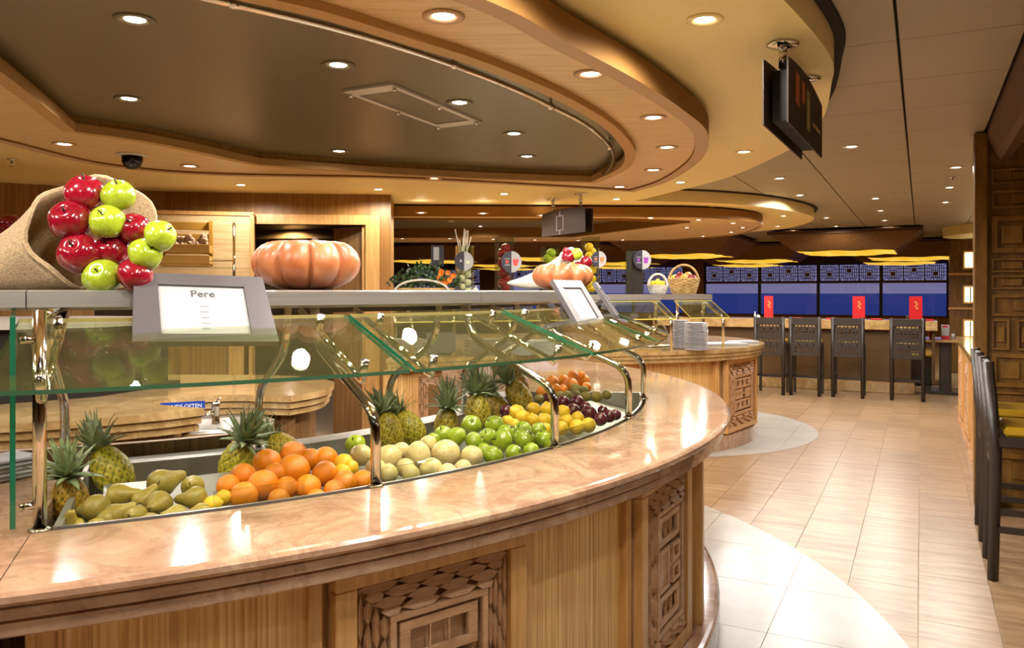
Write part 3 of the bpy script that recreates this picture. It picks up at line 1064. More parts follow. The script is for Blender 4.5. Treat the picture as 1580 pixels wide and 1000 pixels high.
mb.build('basin', inner)
fp = at_y(333, 655, 3.66)
t = thing('basin_tap', 'short chrome basin tap beside the blue sign', 'tap', fp)
MB().lathe([(0, 0), (.02, 0), (.02, .006), (.017, .012), (.0165, .075), (.019, .08), (.019, .1), (.012, .108), (0, .109)], 'chrome', 18).build('tap_body', t)
MB().tube(bend([(0, 0, .05), (-.01, -.05, .062), (-.014, -.085, .05)], .02), .008, 'chrome', 10).build('spout', t)
MB().tube([(0, 0, .105), (.03, -.03, .125)], .005, 'chrome', 8).build('lever', t)
# blue notice on the back of the cut-out
n = Vector((.35, -.94, 0)).normalized()
bs = frame_M(at_y(282, 632, 3.62), Vector((.42, -.9, 0)))
t = thing('hygiene_notice', 'small blue notice with white capital letters in the basin cut-out', 'sign', M=bs)
MB().box((0, 0, 0), (.19, .004, .07), 'sign_blue').build('board', t)
text('HANDS OFTEN', .024, 'sign_white', t, Matrix.Translation((.0, -.0025, .014)) @ Matrix.Rotation(PI / 2, 4, 'X'))
# dark chilled display case standing on the inner counter
t = thing('display_case', 'low dark glass display case standing on the inner counter', 'display case', (0, 0, 0))
cp = spline([(-4.1, 3.25), (-2.5, 3.32), (-1.98, 3.75), (-1.78, 4.25), (-2.4, 4.5), (-4.1, 4.1)], n=4, corners={0, 1, 2, 3, 4, 5})
MB().prism(cp, .9, .925, 'black_plastic').build('case_base', t)
MB().prism(inset(cp, .06), .925, 1.23, 'black_plastic').build('case_back', t)
MB().prism(inset(cp, -.01), 1.23, 1.262, 'steel').build('case_lid', t)
m = MB()
gp = [cp[i] for i in range(0, len(cp))]
vs = [Vector((p.x, p.y, .925)) for p in gp] + [Vector((p.x, p.y, 1.23)) for p in gp]
N_ = len(gp)
m.add(vs, [(i, (i + 1) % N_, (i + 1) % N_ + N_, i + N_) for i in range(N_)], 'clear_glass').build('case_glass', t)

# ================================================================== SECOND ISLAND
n2 = Vector((.312, -.95, 0)).normalized()
tl = Vector((n2.y, -n2.x, 0))           # leftwards along the straight front
def outline2(r):
    t0 = math.atan2(n2.y, n2.x)
    arc = [Vector((C3.x + r * math.cos(t0 + k * (PI * 1.02) / 40), C3.y + r * math.sin(t0 + k * (PI * 1.02) / 40))) for k in range(41)]
    s = Vector((arc[0].x, arc[0].y)); e = Vector((arc[-1].x, arc[-1].y))
    d = Vector((tl.x, tl.y)) * 2.5
    return arc + [e + d * .45, s + d]
i2 = thing('beverage_counter', 'second bamboo-fronted island counter with a rounded end, beyond the fruit', 'counter', (0, 0, 0))
MB().prism(outline2(1.44), .13, .80, 'bamboo').build('bamboo_field', i2)
MB().prism(outline2(1.49), .003, .13, 'peach_marble').build('plinth', i2)
t2 = thing('stone_worktop', 'yellow-light tinted marble worktop of the second island under the cup stacks', 'worktop', (0, 0, 0))
slab_edge(MB(), outline2(1.57), .80, .90, 'yellow_lit_marble').build('marble_slab', t2)
# carved panels on it
def on_arc2(u, r):
    p = on_cyl(u, 600, r, C3); return math.atan2(p.y - C3.y, p.x - C3.x)
ta, tb_ = on_arc2(1114, 1.46), on_arc2(1157, 1.44)
cmid = (ta + tb_) / 2
hw = abs(tb_ - ta) / 2
w2 = 2 * 1.46 * math.sin(hw)
carved_panel(i2, frame_M(pol(1.46 * math.cos(hw) + .03, cmid, .466, C3), pol(1, cmid, 0, Vector((0, 0, 0)))), max(w2, .36), .65, fw=.04)
s0 = C3 + n2 * 1.44
for k, d in enumerate((1.0, 1.5, 2.02)):
    q = s0 + tl * d
    if k != 1:
        carved_panel(i2, frame_M(Vector((q.x, q.y, .466)) + n2 * .012, n2), .52, .65, fw=.045)
MB().bbox((0, 0, 0), (.05, .05, .66), 'frame_wood', .004).build('post', i2, frame_M(pol(1.46, ta - .06, .466, C3), pol(1, ta - .06, 0, Vector((0, 0, 0)))))

# ================================================================== FRUIT
def heap_point(u, v, lift=0.0, rmin=2.06):
    Y0 = on_cyl(u, v, 2.585).y
    last = at_y(u, v, Y0)
    for k in range(300):
        p = at_y(u, v, Y0 + k * .004)
        r = math.hypot(p.x - C.x, p.y - C.y)
        if r < rmin: return last
        if p.z <= bed_z(r) + lift: return p
        last = p
    return last

def apple_prof(n=14):
    pr = []
    for i in range(n + 1):
        t = PI * i / n
        r = math.sin(t) * (1 + .06 * math.cos(t))
        z = -math.cos(t) * .90
        d = max(0, 1 - r / .42)
        z += (-.30 * d * d) if z > 0 else (.20 * d * d)
        pr.append((max(r, .0), z))
    return pr
def orange_prof(n=12):
    return [(math.sin(PI * i / n), -math.cos(PI * i / n) * .96 + (-.05 if i == n else 0)) for i in range(n + 1)]
PEAR = [(0, -.9), (.25, -.97), (.55, -.9), (.82, -.68), (.95, -.38), (.97, -.08), (.86, .24), (.66, .56), (.5, .9), (.41, 1.2), (.33, 1.45), (.2, 1.6), (0, 1.62)]
ROUNDPEAR = [(0, -.88), (.22, -.97), (.55, -.9), (.84, -.62), (.98, -.25), (.98, .1), (.86, .46), (.62, .78), (.4, .98), (.18, 1.05), (0, .98)]
LEMON = [(0, -1.12), (.14, -1.05), (.3, -.93), (.6, -.75), (.86, -.45), (.96, 0), (.86, .45), (.6, .75), (.3, .93), (.14, 1.05), (0, 1.12)]
def fruit_mb(prof, mat, n=20, lob=0, stem=None):
    m = MB().lathe(prof, mat, n, rmod=(lambda t, z: 1 + lob * math.cos(5 * t) * (1 if z > 0 else 1.4)) if lob else None)
    return m
FR = {}
def fruit_data(kind):
    if kind in FR: return FR[kind]
    spec = {'red_apple': (apple_prof(), 'apple_red', 24, .025), 'green_apple': (apple_prof(), 'apple_green', 22, .025), 'yellow_apple': (apple_prof(), 'apple_yellow', 20, .02),
            'cream_pear': (ROUNDPEAR, 'cream_fruit', 20, 0), 'orange': (orange_prof(), 'orange_peel', 22, .01), 'lemon': (LEMON, 'lemon_peel', 18, 0), 'yellow_orange': (orange_prof(), 'lemon_peel', 20, .01),
            'pear': (PEAR, 'pear_skin', 20, .01), 'plum': (orange_prof(), 'plum_skin', 18, 0), 'kiwi': (LEMON[1:-1], 'kiwi_skin', 16, 0)}[kind]
    o = fruit_mb(*spec).build(kind)
    d = o.data; bpy.data.objects.remove(o)
    st = MB().tube([(0, 0, .55), (.02, 0, .82), (.09, .02, 1.05)], .05, 'stem_brown', 6).build('stem')
    FR.setdefault('stem', st.data); bpy.data.objects.remove(st)
    FR[kind] = d
    return d
fruit_data('pear')
pst = MB().tube([(0, 0, 1.5), (.02, 0, 1.75), (.1, .02, 2.0)], .05, 'stem_brown', 6).build('stem'); FR['pearstem'] = pst.data; bpy.data.objects.remove(pst)

def put_fruit(kind, p, rad, label, cat, group, zdir=(0, 0, 1), stem=None, roll=0):
    M = axis_M(p, zdir, roll, rad)
    t = tag(link(kind, fruit_data(kind), None, M), label, cat, group)
    if stem:
        link('stem', FR[stem], t)
    return t

def rnd_dir(z=.7):
    return Vector((random.uniform(-1, 1), random.uniform(-1, .3), random.uniform(z, 1.2))).normalized()

def heap(kind, items, what, where, cat, group, stem=None, lift=0, tilt=.1):
    items = sorted(items, key=lambda q: q[0])
    for i, it in enumerate(items):
        u, v, d = it[:3]
        p = heap_point(u, v, lift)
        rad = d * p.y / F / 2 * 1.06
        if kind in ('cream_pear',): rad *= .95
        zd = rnd_dir(tilt)
        put_fruit(kind, p, rad, '%s %s' % (nth(i, len(items), what), where), cat, group, zd, stem, random.uniform(0, 6))

heap('orange', [(412, 714, 42), (453, 702, 40), (375, 735, 38), (405, 749, 46), (453, 726, 48), (376, 766, 42), (501, 709, 38), (478, 709, 33), (501, 731, 38), (475, 752, 38),
                (442, 753, 34), (352, 750, 34), (488, 770, 30), (532, 745, 36), (430, 771, 32), (424, 732, 34), (560, 742, 32), (516, 757, 32)],
     'orange', 'in the big orange heap', 'orange', 'oranges in the near heap')
heap('yellow_orange', [(530, 716, 30), (528, 729, 26), (541, 722, 24)], 'yellow citrus', 'behind the near orange heap', 'citrus', 'yellow citrus beside the oranges')
heap('cream_pear', [(557, 702, 33), (600, 706, 40), (645, 702, 40), (687, 700, 44), (728, 705, 36), (626, 722, 30), (665, 724, 36), (634, 731, 28), (660, 686, 28), (619, 696, 28),
                    (690, 730, 30), (580, 724, 32), (714, 722, 26), (600, 730, 28)],
     'cream round pear', 'in the cream heap', 'pear', 'cream round pears')
heap('green_apple', [(548, 686, 31), (727, 656, 31), (704, 674, 30), (683, 670, 27), (732, 681, 29), (752, 674, 27), (774, 680, 33), (762, 656, 30), (809, 678, 34), (806, 664, 28),
                     (782, 668, 28), (761, 703, 31), (793, 700, 27), (838, 678, 28), (819, 695, 25), (668, 679, 22), (851, 689, 24), (745, 695, 24), (832, 664, 24)],
     'green apple', 'in the apple heap', 'apple', 'green apples in the well', stem='stem')
heap('lemon', [(797, 638, 27), (823, 633, 24), (806, 644, 22), (845, 632, 23), (868, 637, 24), (840, 650, 25), (793, 657, 22), (822, 649, 21), (783, 651, 20), (866, 661, 22),
               (890, 659, 24), (891, 646, 21), (908, 656, 23), (841, 663, 21), (856, 648, 21), (874, 650, 20)],
     'lemon', 'in the yellow heap', 'lemon', 'lemons in the well')
heap('plum', [(890, 621, 22), (884, 634, 22), (909, 638, 24), (869, 621, 20), (903, 628, 18), (846, 616, 20), (926, 647, 21), (940, 642, 20), (950, 640, 17), (780, 634, 18), (930, 634, 16)],
     'dark plum', 'in the plum heap', 'plum', 'plums in the well')
heap('kiwi', [(888, 601, 17), (900, 603, 16), (904, 612, 15), (888, 611, 18), (875, 612, 18), (921, 612, 17), (936, 609, 15), (864, 611, 15), (832, 616, 15)],
     'olive kiwi', 'in the far kiwi heap', 'kiwi', 'kiwis in the well')
heap('orange', [(852, 590, 20), (869, 588, 19), (884, 581, 18), (899, 588, 21), (881, 594, 21), (857, 601, 17), (868, 601, 15), (836, 605, 17), (896, 580, 14), (905, 598, 15)],
     'small orange', 'in the far orange heap', 'orange', 'oranges in the far heap')

# the pears at the near end lie in all directions: (u, v, body size, neck direction in the picture du, dv, towards camera)
pears = [(252, 745, 46, .6, -.2, .8), (186, 765, 40, 1, -.12, .1), (181, 795, 40, 1, -.55, .1), (208, 798, 41, .2, -.3, -.9), (244, 779, 43, .1, -.1, -.9), (299, 769, 38, -1, .1, .1),
         (297, 751, 36, .2, -.3, -.8), (146, 785, 44, -.8, .2, .3), (270, 796, 35, -.4, -.2, -.8), (308, 793, 34, -1, .1, -.3), (148, 815, 33, .3, -.4, -.8), (106, 808, 34, .3, -.7, -.3),
         (180, 818, 32, .4, 0, -.8), (122, 819, 30, -.3, -.4, .6), (232, 806, 32, .4, -.3, -.6), (165, 800, 30, .2, -.4, .6), (222, 770, 34, .4, -.5, .4)]
pears.sort(key=lambda q: q[0])
for i, (u, v, d, dx, dz, dy) in enumerate(pears):
    p = heap_point(u, v, 0)
    put_fruit('pear', p, d * p.y / F / 2, '%s in the heap by the glass end' % nth(i, len(pears), 'green-brown pear'), 'pear', 'pears in the near heap',
              Vector((dx, dy, -dz)), 'pearstem' if dy < .5 else None, random.uniform(0, 6))
for i, (u, v, d) in enumerate([(328, 779, 30), (345, 768, 26)]):
    p = heap_point(u, v, 0)
    put_fruit('lemon', p, d * p.y / F / 2, ['bright lemon lying between the pears and the oranges', 'pale lemon behind the clear divider by the oranges'][i], 'lemon', None, Vector((1, .2, .2)))

# ---- pineapples
def pineapple_body():
    nu, nv = 64, 44
    vs, fs, eye = [], [], []
    for j in range(nv + 1):
        t = PI * j / nv
        z = -math.cos(t)
        r0 = (max(math.sin(t), 0) ** .72) * (.66 - .07 * z)
        for i in range(nu):
            th = 2 * PI * i / nu
            p, q = 5 * th + 6.2 * z, 5 * th - 6.2 * z
            e = abs(math.sin(p)) ** .5 * abs(math.sin(q)) ** .5
            r = r0 * (1 + .085 * e * min(1, r0 * 3))
            vs.append((r * math.cos(th), r * math.sin(th), z * .96)); eye.append(e)
    for j in range(nv):
        for i in range(nu):
            a_, b_ = j * nu + i, j * nu + (i + 1) % nu
            fs.append((a_, b_, b_ + nu, a_ + nu))
    me = bpy.data.meshes.new('pineapple_body')
    me.from_pydata(vs, [], fs)
    at = me.attributes.new('eye', 'FLOAT', 'POINT')
    at.data.foreach_set('value', eye)
    me.materials.append(MATS['pineapple_skin'])
    me.polygons.foreach_set('use_smooth', [True] * len(fs))
    me.update()
    return me
PB = pineapple_body()
def leaf_me(L, w, curl):
    m = MB()
    n = 6
    vs, fs = [], []
    for k in range(n + 1):
        t = k / n
        ww = w * (1 - t ** 1.6) * (.75 + .6 * t * (1 - t) * 2)
        x = curl * t * t
        z = L * t
        vs += [(x + .12 * ww, -ww, z), (x - .10 * ww, 0, z - .02 * L), (x + .12 * ww, ww, z), (x + .02, 0, z)]
    for k in range(n):
        for a_, b_ in ((0, 1), (1, 2), (2, 3), (3, 0)):
            fs.append((4 * k + a_, 4 * k + b_, 4 * k + 4 + b_, 4 * k + 4 + a_))
    o = m.add(vs, fs, 'leaf_green', True).build('leaf'); d = o.data; bpy.data.objects.remove(o)
    return d
LEAF = [leaf_me(1.0, .15, .05), leaf_me(.9, .16, .24), leaf_me(.7, .16, .38)]
def pineapple(p, axis, bh, crown, label, leaves=26, spread=1.0, seed=0, stiff=1.0):
    """p: middle of the body, bh: half height of the body in metres, crown: crown length in metres"""
    random.seed(100 + seed)
    M = axis_M(p, axis, random.uniform(0, 6), bh)
    t = thing('pineapple', label, 'pineapple', group='pineapples in the well', M=M)
    link('fruit_body', PB, t)
    cs = crown / bh
    for k in range(leaves):
        f = k / leaves
        az = k * 2.39996
        tilt = (.06 + 1.15 * (1 - f) ** 1.1) * spread
        d = LEAF[0] if f > .6 else LEAF[1] if f > .28 else LEAF[2]
        s = cs * (.78 + .3 * random.random())
        L = Matrix.Translation((math.cos(az) * .12 * (1 - f), math.sin(az) * .12 * (1 - f), .86 + .16 * f)) @ Matrix.Rotation(az, 4, 'Z') @ Matrix.Rotation(tilt * random.uniform(.85, 1.1), 4, 'Y') @ Matrix.Scale(s, 4)
        link('leaf', d, t, L)
    return t
PA = [  # u, v of body, body height px, crown px, lean (du, dy), r of its standing line, label
    (108, 769, 72, 66, (-.02, -.15), 2.33, 'pineapple standing nearest the glass end, upright crown'),
    (172, 726, 78, 62, (-.55, .1), 2.13, 'pineapple leaning left behind the upright one at the glass end'),
    (366, 712, 70, 58, (.35, -.1), 2.22, 'yellow pineapple beside the oranges with a wide crown'),
    (440, 697, 66, 40, (-.95, .15), 2.08, 'pineapple lying behind the orange heap, crown to the left'),
    (600, 664, 58, 46, (-.30, .1), 2.12, 'pineapple leaning left behind the cream pears, left of a pair'),
    (632, 660, 58, 40, (-.62, .1), 2.09, 'greener pineapple leaning left behind the cream pears, right of a pair'),
    (689, 655, 52, 54, (.05, 0), 2.10, 'upright pineapple left of the green apples with a tall crown'),
    (737, 634, 56, 50, (-.08, 0), 2.12, 'upright pineapple with yellow eyes behind the green apples'),
    (768, 632, 52, 44, (-.45, .2), 2.03, 'green pineapple half hidden behind the one by the apples'),
    (800, 610, 50, 44, (-.55, .1), 2.12, 'pineapple leaning left by the far orange heap'),
    (799, 590, 40, 34, (-.45, .2), 2.04, 'small pineapple at the back by the far orange heap')]
for i, (u, v, h, cr, ln, r, lab) in enumerate(PA):
    p = on_cyl(u, v, r)
    k = p.y / F
    pineapple(p, Vector((ln[0], ln[1], .9)), h * k * .52, cr * k * .98, lab, leaves=[42, 40, 42, 34, 32, 32, 38, 38, 30, 32, 28][i], spread=1.0, seed=i)
random.seed(11)

# ================================================================== THINGS ON THE SHELF
def cone_sack(A, B, R, label, mat, mouth=(.6, -.75, .2)):
    """open sack of stiff cloth: A apex, B middle of the mouth"""
    A, B = Vector(A), Vector(B)
    d = (B - A); L = d.length
    M = Matrix.Translation(A)
    t = thing('sack_cone', label, 'sack', M=M)
    q0 = d.normalized().to_track_quat('Z', 'Y')
    q1 = Vector(mouth).normalized().to_track_quat('Z', 'Y')
    n, k = 40, 16
    def surf(th, s, off):
        w = 1 + .045 * math.sin(3 * th + 5 * s) + .03 * math.sin(7 * th - 3 * s) * s
        r = (.05 + (s ** .8) * .95) * R * w + off
        z = L * s + (.05 * R * math.sin(2 * th) + .06 * R * math.sin(5 * th)) * s ** 4
        c = d * s + Vector((0, .04 * math.sin(PI * s), -R * .35 * math.sin(PI * s)))
        p = c + q0.slerp(q1, s ** 1.6) @ Vector((r * math.cos(th), r * math.sin(th), z - L * s))
        p.z = max(p.z, 1.4062 - A.z + (.0 if off == 0 else .004))
        return p
    vs, fs = [], []
    for off in (0, -.006):
        for j in range(k + 1):
            for i in range(n):
                vs.append(surf(2 * PI * i / n, j / k, off))
    o2 = (k + 1) * n
    for o in (0, o2):
        for j in range(k):
            for i in range(n):
                a_, b_ = o + j * n + i, o + j * n + (i + 1) % n
                fs.append((a_, b_, b_ + n, a_ + n))
    for i in range(n):
        fs.append((k * n + i, k * n + (i + 1) % n, o2 + k * n + (i + 1) % n, o2 + k * n + i))
        fs.append((i, (i + 1) % n, o2 + (i + 1) % n, o2 + i))
    MB().add(vs, fs, mat, True).build('cloth', t)
    MB().tube([surf(2 * PI * i / n, .995, .001) for i in range(n + 1)], .004, mat, 6).build('hem', t)
    return t, M, L
# the big burlap sack with apples; mouth to the right
APP = [(131, 298, 57, 'r', .15, -.35), (183, 301, 48, 'g', .1, -.45), (108, 339, 60, 'r', .05, -.7), (165, 341, 50, 'g', .05, -.8), (206, 352, 46, 'r', .05, -.75), (248, 363, 46, 'g', .8, -.3),
       (122, 390, 61, 'r', 0, -.95), (173, 386, 50, 'r', -.1, -.6), (225, 391, 48, 'g', .75, -.5), (157, 427, 54, 'g', .1, -.9), (209, 425, 52, 'r', .4, .3)]
words = {'r': ('red_apple', 'red apple'), 'g': ('green_apple', 'green apple')}
where = ['topmost red apple at the mouth of the big burlap sack', 'topmost green apple at the mouth of the big burlap sack', 'red apple against the burlap rim, left of a green one', 'green apple in the middle of the big sack, ringed by red ones',
         'red apple right of the middle green one in the big sack', 'green apple at the far right of the big sack in front of the crate', 'large red apple lowest on the burlap rim of the big sack', 'dark red apple in the centre below the middle green one',
         'green apple low on the right of the big sack above the menu', 'lowest green apple of the big sack, on the steel shelf', 'lowest red apple of the big sack, behind the grey menu holder']
for (u, v, d, k, ax, ay), lab in zip(APP, where):
    Y = {0: 1.99}.get(0)
    Y = 1.99 + (.03 if v < 320 else 0) + (.035 if (u, v) in ((173, 386), (206, 352)) else 0)
    p = at_y(u, v, Y)
    r = d * Y / F / 2 * 1.07
    zz = .75 if v < 330 else .45
    put_fruit(words[k][0], p, r, lab, 'apple', 'apples in the big sack', Vector((ax, ay, zz)), 'stem', random.uniform(0, 6))
cone_sack(at_y(-190, 436, 2.22), at_y(152, 362, 2.085), .158, 'beige burlap sack lying open on the steel shelf with big apples', 'burlap')

def pumpkin(p, R, H, label, turn=0, lobes=9):
    M = Matrix.Translation(p) @ Matrix.Rotation(turn, 4, 'Z')
    t = thing('pumpkin', label, 'pumpkin', M=M)
    prof = []
    n = 18
    for i in range(n + 1):
        a_ = PI * i / n
        r = math.sin(a_) ** .75
        z = -math.cos(a_)
        if i > n * .72: z -= .55 * ((i - n * .72) / (n * .28)) ** 2
        prof.append((r * R, (z + 1) * H / 2))
    def rm(th, z):
        c = abs(math.sin(lobes * th / 2))
        return .70 + .30 * c ** .36 + .02 * math.sin(2 * th + 1)
    MB().lathe(prof, 'pumpkin_skin', 144, rmod=rm).build('flesh', t)
    MB().tube([(0, 0, H * .62), (.01, 0, H * .8), (.03, .01, H * .92)], .014, 'stem_brown', 7, rads=[.018, .012, .015]).build('stalk', t)
    return t
q = on_cyl(474, 449, 2.16)
pumpkin(Vector((q.x, q.y, 1.404)), 82 * q.y / F, 84 * q.y / F, 'ribbed orange pumpkin on the steel shelf right of the grey menu holder', .15)
p2 = at_y(868, 448, 3.72)
pumpkin(Vector((p2.x, p2.y, 1.404)), 47 * p2.y / F, 46 * p2.y / F, 'smaller pale orange pumpkin behind the slanted menu tablets', .3, 8)
# second sack behind it
AP2 = [(877, 396, 22, 'r'), (889, 392, 20, 'g'), (905, 404, 19, 'r'), (878, 409, 18, 'g'), (892, 410, 14, 'r'), (874, 387, 12, 'r')]
w2s = ['large red apple at the mouth of the white sack', 'green apple at the top of the white sack', 'red apple at the right of the white sack', 'yellow-green apple low in the white sack above the pumpkin', 'small dark red apple in the middle of the white sack', 'half hidden red apple at the top rim of the white sack']
for (u, v, d, k), lab in zip(AP2, w2s):
    p = at_y(u, v, 3.95)
    put_fruit(words[k][0], p, d * 3.95 / F / 2, lab, 'apple', 'apples in the white sack', Vector((random.uniform(-.3, .5), -.6, .6)), 'stem')
cone_sack(at_y(783, 437, 3.9), at_y(884, 408, 4.05), .085, 'whitish cloth sack of apples behind the smaller pumpkin', 'linen')

# ---- menu holders hung on the front of the shelf
def menu_holder(bl, br, tl_, label, title=None, k=.93, lines=5):
    bl, br, tl_ = Vector(bl), Vector(br), Vector(tl_)
    x = br - bl; w = x.length; x.normalize()
    mid = (bl + br) / 2
    y = tl_ - bl; y -= x * y.dot(x); h = y.length; y.normalize()
    z = x.cross(y)
    M = Matrix(((x.x, y.x, z.x, mid.x), (x.y, y.y, z.y, mid.y), (x.z, y.z, z.z, mid.z), (0, 0, 0, 1)))
    t = thing('menu_holder', label, 'menu holder', M=M)
    b = .014
    ws, hs = w * .62, h * .72
    o = [(-w / 2, 0), (w / 2, 0), (w / 2 * k, h), (-w / 2 * k, h)]
    x0, y0, y1 = ws / 2, h * .11, h * .11 + hs
    hole = [(-x0, y0), (x0, y0), (x0, y1), (-x0, y1)]
    MB().prism([Vector(p) for p in o], -b, 0, 'grey_metal', holes=[[Vector(p) for p in hole]]).build('frame', t)
    MB().prism([Vector(p) for p in o], -b - .004, -b, 'grey_metal').build('back_plate', t)
    MB().box((0, (y0 + y1) / 2, -.008), (2 * x0 - .001, y1 - y0 - .001, .004), 'white_paper').build('paper', t)
    if title:
        text(title, h * .14, 'print_dark', t, Matrix.Translation((0, y1 - hs * .16, -.0055)), extrude=.0003, bold=.0003)
    for i in range(lines):
        m = MB()
        for j in range(3):
            m.box(((j - 1) * ws * .033, y0 + hs * (.13 + .115 * (lines - 1 - i)), -.0055), (ws * (.03 if j != 1 else .034), hs * .03, .0006), 'print_grey')
        m.build('print_line', t)
    MB().box((0, h * .55, -b - .03), (w * .3, h * .1, .05), 'grey_metal').build('bracket', t)
    return t
menu_holder(on_cyl(204, 527, 2.52), on_cyl(431, 527, 2.52), on_cyl(216, 420, 2.36), 'large grey menu holder with a white card reading Pere', 'Pere')
e = D2R(-26.5)
def radial_holder(th, w, label, r0=2.54, r1=2.34, z0=1.277, z1=1.452, title=None):
    a_ = pol(r0, th - w / 2 / r0, z0); b_ = pol(r0, th + w / 2 / r0, z0)
    c_ = pol(r1, th - w / 2 / r0, z1)
    x = (b_ - a_)
    return menu_holder(a_, b_, c_, label, title, k=.95)
radial_holder(D2R(-24), .34, 'grey menu holder seen at a slant below the smaller pumpkin', r1=2.435, z1=1.445)
radial_holder(D2R(-9.0), .30, 'grey menu holder farthest round the shelf, almost edge-on', r1=2.43, z1=1.445)

# ================================================================== FAR SHELF AND ITS JARS (second island)
sh0 = C3 + n2 * 1.05
def s2(d, off, z):
    """point along the straight front of the second island: d to the left of the round end, off behind the front line"""
    q = C3 + n2 * (1.57 - off) + tl * d
    return Vector((q.x, q.y, z))
g2 = thing('far_sneeze_guard', 'steel shelf on posts above the second island carrying the jars', 'shelf', (0, 0, 0))
def s2_u(u, off, v):
    """where the vertical plane 'off' behind the front line is hit by the sight line through u, v"""
    k = (u - CX) / F
    p0 = C3 + n2 * (1.57 - off)
    den = k * n2.x + n2.y
    Y = (p0.x * n2.x + p0.y * n2.y) / den
    return at_y(u, v, Y)
def board2(u0, u1, off, z0, z1, dep, mat, name, par):
    a_, b_ = s2_u(u0, off, 450), s2_u(u1, off, 450)
    n = Vector((-n2.x, -n2.y)) * dep
    P = [Vector((a_.x, a_.y)), Vector((b_.x, b_.y)), Vector((b_.x, b_.y)) + n, Vector((a_.x, a_.y)) + n]
    return MB().prism(P, z0, z1, mat).build(name, par)
board2(585, 820, .46, 1.325, 1.375, .34, 'steel', 'steel_shelf', g2)
board2(824, 1021, .46, 1.325, 1.375, .34, 'steel', 'steel_shelf', g2)
board2(1037, 1099, .62, 1.325, 1.375, .34, 'steel', 'steel_shelf', g2)
for u in (610, 700, 830, 1012, 1045, 1085):
    p = s2_u(u, .62 if u < 1030 else .78, 500); p.z = .9
    MB().tube([p, p + Vector((0, 0, .43))], .014, 'chrome', 10).build('post', g2)
for u in (625, 770, 900, 1010, 1088):
    off = .46 if u < 1030 else .62
    a_ = s2_u(u, off, 500); a_.z = 1.32
    b_ = a_ + n2 * .34 + Vector((0, 0, -.17))
    MB().tube(bend([a_ - n2 * .1 + Vector((0, 0, .02)), a_ + Vector((0, 0, -.02)), a_ + n2 * .3 + Vector((0, 0, -.16)), a_ + n2 * .3 + Vector((0, 0, -.42))], .05), .012, 'chrome', 10).build('front_post', g2)
for (u0, u1, off) in ((600, 815, .46), (830, 1018, .46), (1040, 1098, .62)):
    a_, b_ = s2_u(u0, off, 500), s2_u(u1, off, 500)
    m = MB()
    q = [Vector((a_.x, a_.y, 1.31)), Vector((b_.x, b_.y, 1.31)), Vector((b_.x, b_.y, 1.16)) + n2 * .3, Vector((a_.x, a_.y, 1.16)) + n2 * .3]
    up = Vector((0, 0, .009))
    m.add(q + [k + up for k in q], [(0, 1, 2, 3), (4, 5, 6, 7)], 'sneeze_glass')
    m.add(q + [k + up for k in q], [(0, 1, 5, 4), (1, 2, 6, 5), (2, 3, 7, 6), (3, 0, 4, 7)], 'glass_edge_gold').build('glass_pane', g2)

def jar(u, vtop, wpx, fill, label, nfill=9, sz=1.0, zs=1.375, off=.62):
    p = s2_u(u, off, 450); p.z = zs
    k = p.y / F
    h = (450 - vtop) * k + EYE - zs
    w = wpx * k
    M = frame_M(p, n2)
    t = thing('glass_vase', label, 'vase', M=M)
    m = MB()
    for s in (-1, 1):
        m.box((s * (w / 2 - .003), 0, h / 2), (.006, w, h), 'clear_glass').box((0, s * (w / 2 - .003), h / 2), (w - .012, .006, h), 'clear_glass')
    m.build('glass_wall', t)
    MB().box((0, 0, .006), (w - .013, w - .013, .012), 'clear_glass').build('glass_base', t)
    return t, p, w, h, M
def fill_jar(J, kind, cat, what, n, group, top=.85):
    t, p, w, h, M = J
    r = w * .33
    n = n + 2
    for i in range(n):
        z = .014 + r + (h * top - 2 * r) * i / max(1, n - 1)
        q = M @ Vector(((-1) ** i * w * .12, (.05 - .1 * random.random()) * w, z))
        put_fruit(kind, q, r, '%s %s' % ({0: 'lowest', n - 1: 'topmost'}.get(i, ORD[i] if i else ''), what) + ('' if i in (0, n - 1) else ' from the bottom'), cat, group, rnd_dir(.3))
